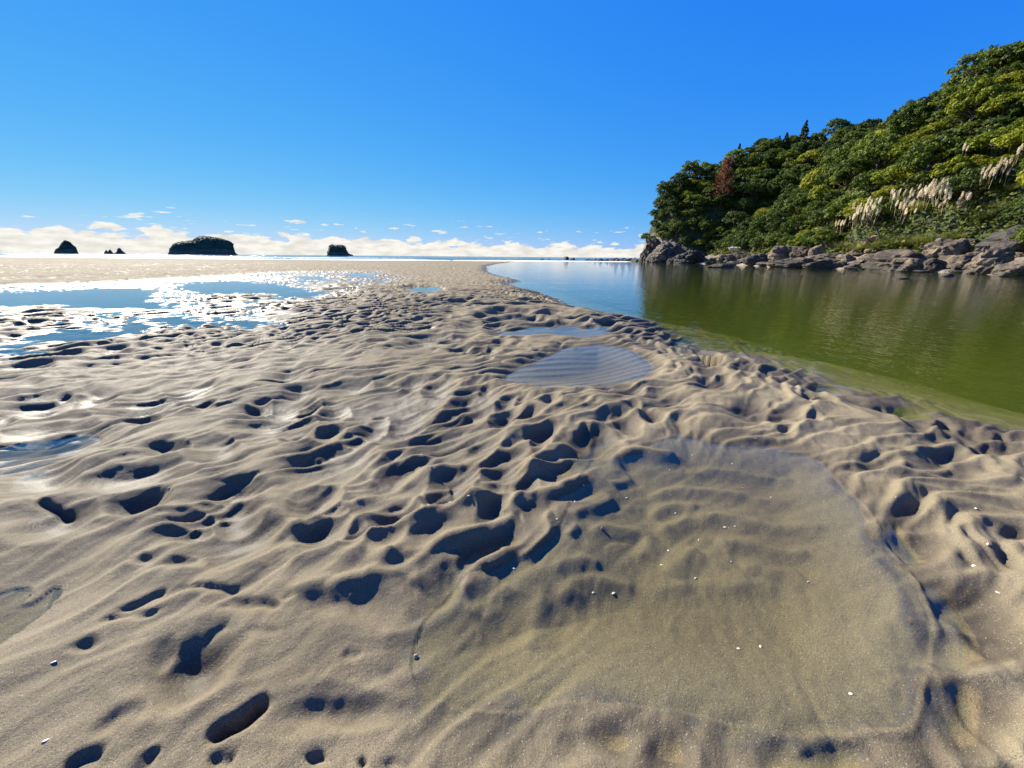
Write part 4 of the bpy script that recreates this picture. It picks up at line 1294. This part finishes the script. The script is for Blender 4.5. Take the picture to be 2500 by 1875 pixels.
def plant_forest():
    rnd = random.Random(12)
    cand = []
    X = np.array([rnd.uniform(32, 64) for _ in range(16000)]); Y = np.array([rnd.uniform(13, 99) for _ in range(16000)])
    D = poly_sd(X, Y, LAND); Z = hill_height(X, Y)
    grid = {}
    pts = []
    # sight lines from the viewer to the tops of the trees
    for x, y, z, d in zip(X, Y, Z, D):
        near_tip = y > 84
        if z < (1.35 if not near_tip else 4.0) or d < (5.0 if not near_tip else .7): continue
        if y < 22 and math.degrees(math.atan2(x, y)) > 60: continue
        if blocked(x, y): continue
        dist = math.hypot(x, y)
        sp = 1.45 + .008 * dist + (.0 if z < 6 else .25)
        key = (int(x / 3), int(y / 3))
        if any((x - a) ** 2 + (y - b) ** 2 < sp * sp for gx in (-1, 0, 1) for gy in (-1, 0, 1) for a, b in grid.get((key[0] + gx, key[1] + gy), [])): continue
        grid.setdefault(key, []).append((x, y)); pts.append((x, y, z, d))
    vis = []
    for x, y, z, d in pts:
        t = np.linspace(.25, .97, 70)
        zl = CAMH + (z + 3.6 - CAMH) * t
        clear = np.all(hill_fast(x * t, y * t) + 1.6 < zl)
        if clear: vis.append((x, y, z, d))
    n = {'dark': 0, 'lime': 0, 'cone': 0}
    for i, (x, y, z, d) in enumerate(vis):
        az = math.degrees(math.atan2(x, y)); el = (z + 2 - CAMH) / math.hypot(x, y)
        on_spur = y < 53 + 3 * math.sin(x)
        ridge = math.hypot(x, y) > 68 and z > 15.5
        if on_spur:
            k = 'lime' if (z > 3.0 and rnd.random() < .78) else 'dark'
        else:
            k = 'lime' if rnd.random() < .16 else 'dark'
        if ridge and rnd.random() < .34: k = 'cone'
        if n[k] >= 300: continue
        n[k] += 1
        s = rnd.uniform(.80, 1.22) * (1.06 if math.hypot(x, y) > 75 else 1.0)
        if d < 7: s *= .8
        sc = (s * rnd.uniform(.9, 1.15), s * rnd.uniform(.9, 1.15), s * rnd.uniform(.85, 1.2))
        lab, grp = tree_label(k, on_spur, z, d, ridge)
        plant_tree(k, i, (x, y, z - .15), sc, lab, grp, rnd.uniform(0, 6.28), 'conifer_tree' if k == 'cone' else 'bush_tree')
    # bushes wherever bare slope would still show
    placed = [(x, y, z + 1.2) for x, y, z, d in vis]
    nb = 0
    for q in range(5200):
        px = rnd.uniform(1562, 2560); py = rnd.uniform(60, 615)
        x_, f_, u_ = ray(px, py)
        if u_ < 0: continue
        hd = math.hypot(x_, f_)
        ds = np.linspace(30, 112, 150)
        hz = hill_fast(x_ / hd * ds, f_ / hd * ds)
        kk = np.nonzero(CAMH + u_ / hd * ds <= hz + .3)[0]
        if not len(kk): continue
        kk = kk[0]
        x, y, z = x_ / hd * ds[kk], f_ / hd * ds[kk], float(hz[kk])
        tip = y > 84
        if z < (1.5 if not tip else 4.2) or blocked(x, y): continue
        if any((x - a) ** 2 + (y - b) ** 2 + (z + .5 - c) ** 2 < (1.5 if tip else 2.3) for a, b, c in placed): continue
        if nb >= 280: break
        placed.append((x, y, z + .5)); nb += 1
        on_spur = y < 53 + 3 * math.sin(x)
        k = 'lime' if rnd.random() < (.6 if on_spur else .2) else 'dark'
        s = rnd.uniform(.42, .66)
        lab, grp = tree_label('bush' if k == 'dark' else 'limebush', on_spur, z, 9, False)
        plant_tree(k, q, (x, y, z - .55 * s), (s * 1.15, s * 1.15, s), lab, grp, rnd.uniform(0, 6.28), 'bush')
    print('trees', n, 'of', len(pts), 'bushes', nb)


plant_forest()


def undergrowth():
    rs = np.random.RandomState(5)
    n = 200000
    X = rs.uniform(32.5, 62, n); Y = rs.uniform(13, 99, n)
    D = poly_sd(X, Y, LAND); Z = hill_height(X, Y)
    m = (Z > np.where(Y > 84, 3.2, 1.2)) & (D > np.where(Y > 84, .6, 4.6)) & (np.hypot(X, Y) < 112)
    X, Y, Z = X[m][:70000], Y[m][:70000], Z[m][:70000]
    h = rs.uniform(0, 1, len(X)) ** 1.5 * (1.1 + .7 * perlin(X * .6, Y * .6, 3))
    C = np.stack([X, Y, Z + h], 1)
    N = np.tile(np.array([[-.5, -.2, .8]]), (len(X), 1)) + rs.normal(size=(len(X), 3)) * .4
    V, F = leaf_quads(C, N, .19, rs, .7)
    obj('undergrowth', mesh_np('undergrowth', V, F, False), M_UNDER, kind='stuff', label='tangled low green undergrowth between the trees of the hill', category='undergrowth')


undergrowth()


# ------------------------------------------------------------------ dead red pine, bare branches, driftwood
def dead_pine():
    P, d = hit(1757, 497, 70)
    d -= 1.5
    P = at(1757, 505, d)
    g = float(hill_height(np.array([P.x]), np.array([P.y]))[0])
    top = at(1757, 384, d).z
    H = top - g
    root = empty('dead_pine', (P.x, P.y, g - .1), 0, label='dead rust red pine standing among dark trees on the far headland', category='tree')
    obj('trunk', Build().add(tube([(0, 0, -.3), (.1, 0, H * .4), (.15, .05, H * .75), (.1, 0, H)], [.16, .12, .08, .02])).mesh('trunk'), M_BARK, root)
    rnd = random.Random(3); rs = np.random.RandomState(3)
    br = Build(); C = []; N = []
    for k in range(96):
        t = .28 + .70 * k / 95
        z = H * t; a = k * 2.4 + rnd.uniform(-.3, .3)
        L = ((1.0 - t) * 2.6 + .7) * rnd.uniform(.6, 1.1)
        dx, dy = math.cos(a) * L, math.sin(a) * L
        pts = [(.12, 0, z), (.12 + dx * .5, dy * .5, z + L * .18), (.12 + dx, dy, z + L * .30)]
        br.add(tube(pts, [.045, .03, .01], 4))
        for q in range(16):
            w = .25 + .75 * rnd.random()
            C.append((.12 + dx * w + rnd.gauss(0, .08), dy * w + rnd.gauss(0, .08), z + L * .30 * w + rnd.gauss(0, .10) - .05)); N.append((0, 0, 1))
    obj('branches', br.mesh('branches'), M_BARK, root)
    V, F = leaf_quads(np.array(C), np.array(N, float), .19, rs, .35)
    obj('dead_needles', mesh_np('dead_needles', V, F, False), M_DEADRED, root, kind='stuff')


dead_pine()


def crooked(name, start, steps, r0, label, cat, mat, seed, forks=4):
    rnd = random.Random(seed)
    root = empty(name, start, 0, label=label, category=cat)
    b = Build()
    pts = [Vector((0, 0, 0))]
    for s in steps: pts.append(pts[-1] + Vector(s))
    n = len(pts)
    b.add(tube(pts, [r0 * (1 - .85 * i / (n - 1)) for i in range(n)], 7))
    obj('limb', b.mesh('limb'), mat, root)
    tw = Build()
    for k in range(forks):
        i = rnd.randrange(1, n)
        p = pts[i]; d = Vector((rnd.uniform(-1, 1), rnd.uniform(-1, 1), rnd.uniform(-.1, 1))).normalized()
        L = rnd.uniform(.3, .9)
        q = p + d * L * .5 + Vector((rnd.uniform(-.1, .1),) * 3)
        tw.add(tube([p, q, q + (d + Vector((rnd.uniform(-.6, .6), rnd.uniform(-.6, .6), .2))) * L * .5], [r0 * .4, r0 * .25, r0 * .06], 5))
    obj('twigs', tw.mesh('twigs'), mat, root)


def px_branch(name, pix, off, r0, label, seed, mat=None, forks=5, cat='branch'):
    P, d = hit(*pix[0])
    d -= off
    W = [at(x, y, d) for x, y in pix]
    crooked(name, W[0], [tuple(W[i + 1] - W[i]) for i in range(len(W) - 1)], r0, label, cat, mat or M_BARK, seed, forks)


px_branch('bare_branch', [(2362, 455), (2380, 447), (2400, 441), (2418, 440), (2432, 434), (2448, 438)], 1.2, .10, 'bare dark branch reaching out of the leaves above the cracked pinkish boulder', 1)
px_branch('dead_shrub', [(2132, 590), (2118, 582), (2108, 588), (2096, 584), (2082, 592)], 2.2, .12, 'gnarled dead branch lying over the orange clay bank', 2, forks=9)
px_branch('dead_shrub', [(2148, 582), (2140, 560), (2128, 545), (2112, 538), (2095, 542)], 2.0, .08, 'thin twisted dead branches in front of the yellow grass clump', 4, forks=14)
px_branch('driftwood_root', [(2022, 612), (2016, 600), (2012, 592)], .6, .16, 'grey upturned stump on the rocks', 6, M_DRIFT, 5, 'driftwood')


def log(name, p0, p1, r, mat, label, seed, knots=3):
    A = hit(*p0)[0]; d = hit(*p0)[1] - 4.0
    a = at(*p0, d); b = at(*p1, d - .3)
    r = r * mpp(a)          # radius given in photo pixels
    root = empty(name, a, 0, label=label, category='driftwood')
    v = b - a
    pts = [v * t + Vector((0, 0, .02 * math.sin(t * 7 + seed))) for t in np.linspace(0, 1, 9)]
    obj('stem', Build().add(tube(pts, [r * (1 - .25 * t) for t in np.linspace(0, 1, 9)], 9)).mesh('stem'), mat, root)
    tw = Build(); rnd = random.Random(seed)
    for k in range(knots):
        p = v * rnd.uniform(0, .25); d = Vector((rnd.uniform(-.6, .2), rnd.uniform(-.5, .5), rnd.uniform(.1, 1))).normalized()
        tw.add(tube([p, p + d * .25, p + d * .45], [r * .5, r * .35, r * .12], 5))
    if knots: obj('root_stub', tw.mesh('root_stub'), mat, root)


log('driftwood_log', (1782, 608), (1840, 605), 4.6, M_DRIFT, 'thick bleached white log lying on the rocks', 1, 4)
log('driftwood_plank', (1791, 617), (1862, 617), 1.9, M_DRIFT, 'thin straight bleached pole below the thick white log', 2, 0)


# ------------------------------------------------------------------ flowering tussock grass
def plume_mesh(seed):
    rs = np.random.RandomState(seed)
    k = 110
    t = rs.uniform(0, 1, k)
    r = .062 * np.sin(np.pi * (t * .9 + .08)) ** .8
    a = rs.uniform(0, 2 * math.pi, k)
    droop = .10 * t ** 2
    C = np.stack([r * np.cos(a) + droop, r * np.sin(a), t * .50], 1)
    N = np.stack([np.cos(a), np.sin(a), 0 * a + .2], 1)
    V, F = leaf_quads(C, N, .045, rs, .4)
    V[:, 2] = V[:, 2] * 1.0
    return V, F


def stalk_plume(seed):
    V, F = plume_mesh(seed)
    V = V + [0, 0, .75]
    T = tube([(0, 0, -.1), (.0, 0, .4), (.0, 0, .8), (.03, 0, 1.3)], [.006, .005, .004, .002], 4)
    o = len(V)
    V = np.vstack([V, np.array([tuple(v) for v in T[0]])]); F = np.vstack([F, np.array(T[1]) + o])
    return mesh_np('plume', V, F, False)


PLUMES = [stalk_plume(800 + i) for i in range(5)]
for p in PLUMES: p.materials.append(M_PLUME)


def blades_mesh(seed, n, L, lean):
    rs = np.random.RandomState(seed)
    V = []; F = []
    for k in range(n):
        a = rs.uniform(0, 2 * math.pi); l = L * rs.uniform(.6, 1.15); sp = rs.uniform(.25, .9)
        c, s = math.cos(a), math.sin(a)
        w = .022
        o = len(V)
        r0 = rs.uniform(0, .25)
        for t in (0, .35, .7, 1.0):
            r = r0 + l * sp * t ** 1.6; z = l * (t * 1.0 - .55 * sp * t * t)
            ww = w * (1 - .9 * t)
            V.append((c * r - s * ww, s * r + c * ww, z)); V.append((c * r + s * ww, s * r - c * ww, z))
        for q in range(3): F.append((o + 2 * q, o + 2 * q + 1, o + 2 * q + 3, o + 2 * q + 2))
    return mesh_np('leaf_blades', np.array(V), np.array(F), False)


BLADES = [blades_mesh(820 + i, 420, 1.5, .5) for i in range(3)]
for b in BLADES: b.materials.append(M_REED)


def tussock(base_px, plumes, label, seed, scale=1.0, off=0.0):
    P, d = hit(*base_px)
    d -= off + .8
    B = at(base_px[0], base_px[1], d)
    g = float(hill_height(np.array([B.x]), np.array([B.y]))[0])
    B.z = max(g, 0) - .05
    root = empty('tussock_grass', B, 0, label=label, category='grass')
    bl = obj('leaf_blades', BLADES[seed % 3], None, root, kind='stuff'); bl.scale = (scale,) * 3
    rnd = random.Random(seed)
    for k, (px, py) in enumerate(plumes):
        T = at(px, py, d + rnd.uniform(-.5, .5)) - B            # middle of the plume
        L = max(1.06, T.length)
        o = obj('plume', PLUMES[k % 5], None, root)
        s = rnd.uniform(.85, 1.25)
        dirv = Vector((T.x * .06 + rnd.uniform(-.14, .14), T.y * .06, 1.0)).normalized()
        o.location = T - dirv * 1.0 * s
        o.rotation_euler = dirv.to_track_quat('Z', 'X').to_euler()
        o.scale = (s * 1.15, s * 1.15, s)


def spread(x0, x1, y0, y1, n, seed):
    r = random.Random(seed)
    return [(x0 + (x1 - x0) * (i + r.random()) / n, r.uniform(y0, y1)) for i in range(n)]


TU = [((2052, 585), [(2042, 546), (2047, 543), (2054, 545), (2061, 543), (2076, 532)], 'sparse yellowed tussock grass with a few thin plumes above the pale triangular rock', 1, .9, .6),
      ((2095, 580), spread(2080, 2118, 500, 530, 11, 2), 'yellow tussock grass with upright plumes over the orange clay bank', 2, 1.1, 1.2),
      ((2135, 575), spread(2112, 2152, 486, 526, 12, 3), 'tussock grass with buff plumes behind the twisted dead branches', 3, 1.1, 1.0),
      ((2190, 556), spread(2176, 2212, 462, 505, 11, 4), 'tussock grass with cream plumes left of the thickest plume cluster', 4, 1.1, 1.0),
      ((2222, 556), spread(2206, 2236, 458, 520, 10, 5), 'tussock grass with drooping cream plumes at the edge of the thickest plume cluster', 5, 1.1, .8),
      ((2262, 552), spread(2240, 2282, 446, 482, 15, 6), 'tussock grass crowned by the thickest cluster of pale plumes', 6, 1.25, 1.0),
      ((2296, 556), spread(2272, 2322, 440, 505, 20, 7), 'long leaved tussock grass with many plumes above the cracked pinkish boulder', 7, 1.35, 1.2),
      ((2348, 530), spread(2338, 2372, 470, 492, 6, 8), 'small tussock grass with slender leaning plumes', 8, .9, 1.0),
      ((2415, 470), spread(2396, 2436, 405, 436, 8, 9), 'tussock grass with rounded white plumes high on the slope above the bare branch', 9, .9, 1.4),
      ((2455, 450), spread(2438, 2470, 388, 420, 7, 10), 'tussock grass with cream plumes highest up among the leaves', 10, .9, 1.4),
      ((2492, 400), [(2488, 368), (2494, 360)], 'two lone white plumes of tussock grass high in the trees', 11, .7, 1.4),
      ((2357, 400), [(2355, 358), (2361, 362)], 'two lone pale plumes of tussock grass in the yellow green trees', 12, .7, 1.4)]
for t in TU: tussock(*t)


# ------------------------------------------------------------------ shells on the sand
def shell_mesh(seed, spiral=False):
    V, F = ico(2)
    V = V.copy()
    rs = np.random.RandomState(seed)
    if spiral:
        ang = np.arctan2(V[:, 1], V[:, 0])
        r = 1 + .14 * np.sin(ang * 1 + V[:, 2] * 9)
        taper = 1 - .55 * np.clip(V[:, 2], 0, 1)
        V = V * np.stack([r * taper, r * taper, np.full(len(V), 1.05)], 1)
    else:
        ang = np.arctan2(V[:, 1], V[:, 0] + .6)
        V[:, 2] = np.where(V[:, 2] > 0, V[:, 2] * .38, V[:, 2] * .05) + .02 * np.cos(ang * 16)
        V[:, 0] *= 1.25
        V = V[:, :] * (1 + .06 * rs.normal(size=(len(V), 1)))
    return mesh_np('shell', V, F)


def mat_shell(name, a, b):
    q = NT(name)
    tc = q.n('ShaderNodeTexCoord')
    n = q.n('ShaderNodeTexNoise', Vector=tc.outputs['Object'], Scale=3.0, Detail=3.0)
    c = q.ramp(n.outputs[0], [(.35, a), (.6, b)])
    p = q.n('ShaderNodeBsdfPrincipled', Base__Color=c, Roughness=.35)
    return q.surf(p.outputs[0])


M_SHELL = mat_shell('shell', (.36, .30, .24), (.62, .57, .50)); M_SNAIL = mat_shell('snail_shell', (.12, .07, .06), (.45, .36, .32))
SH = [shell_mesh(900 + i) for i in range(3)]; SP = shell_mesh(910, True)
for s_ in SH: s_.materials.append(M_SHELL)
SP.materials.append(M_SNAIL)
POOL_SH = view([(1055, 227), (1165, 180), (940, 193), (1208, 242), (785, 290), (965, 330), (1050, 420), (1147, 378), (1160, 380), (1182, 377), (1170, 500), (740, 617), (1450, 577), (915, 513), (940, 460), (1040, 555), (530, 405),
                (625, 280), (375, 568), (1240, 122), (1020, 150), (1195, 820), (1275, 812), (1590, 1020), (665, 622), (890, 230), (1310, 280), (595, 330)], *R7)
DRY_SH = view([(2037, 357), (2040, 547), (2125, 645), (1750, 320), (2010, 305)], *R7) + view([(295, 490), (250, 905)], *R6) + view([(985, 740), (1105, 735), (945, 436), (1205, 722), (915, 340)], *R4)
FAR_SH = view([(1035, 805), (775, 920), (1455, 795), (1020, 1010)], *R3)
SNAILS = view([(697, 388), (18, 850), (2078, 495)], *R7) + view([(1005, 555)], *R4) + view([(1030, 893)], *R3) + view([(1020, 618)], *R5)
allp = [(p, 'pool') for p in POOL_SH] + [(p, 'dry') for p in DRY_SH] + [(p, 'far') for p in FAR_SH] + [(p, 'snail') for p in SNAILS]
xy = np.array([gnd(p[0], p[1], .045 if k == 'pool' else .08) for p, k in allp])
zz, _, _ = sand_height(xy[:, 0].copy(), xy[:, 1].copy())
rnd = random.Random(9)
LBL = {'pool': ('small pale shell fragment lying in the large shallow tide pool', 'shells in the large pool'), 'dry': ('small white shell fragment lying on the bare rippled sand', 'shells on the bare sand'),
       'far': ('small white shell by the oval blue pool', 'shells by the oval pool'), 'snail': ('tiny round snail shell resting on the sand', 'snail shells')}
for i, ((p, k), (x, y), z) in enumerate(zip(allp, xy, zz)):
    o = obj('snail_shell' if k == 'snail' else 'shell', SP if k == 'snail' else SH[i % 3], None, None, label=LBL[k][0], category='shell', group=LBL[k][1])
    s = .0055 if k == 'snail' else rnd.uniform(.0030, .0055)
    if k == 'far': s *= 1.5
    o.location = (x, y, z + (s * .6 if k == 'snail' else .0005)); o.scale = (s, s * rnd.uniform(.6, 1), s)
    o.rotation_euler = (rnd.uniform(-.3, .3), rnd.uniform(-.3, .3), rnd.uniform(0, 6.28))
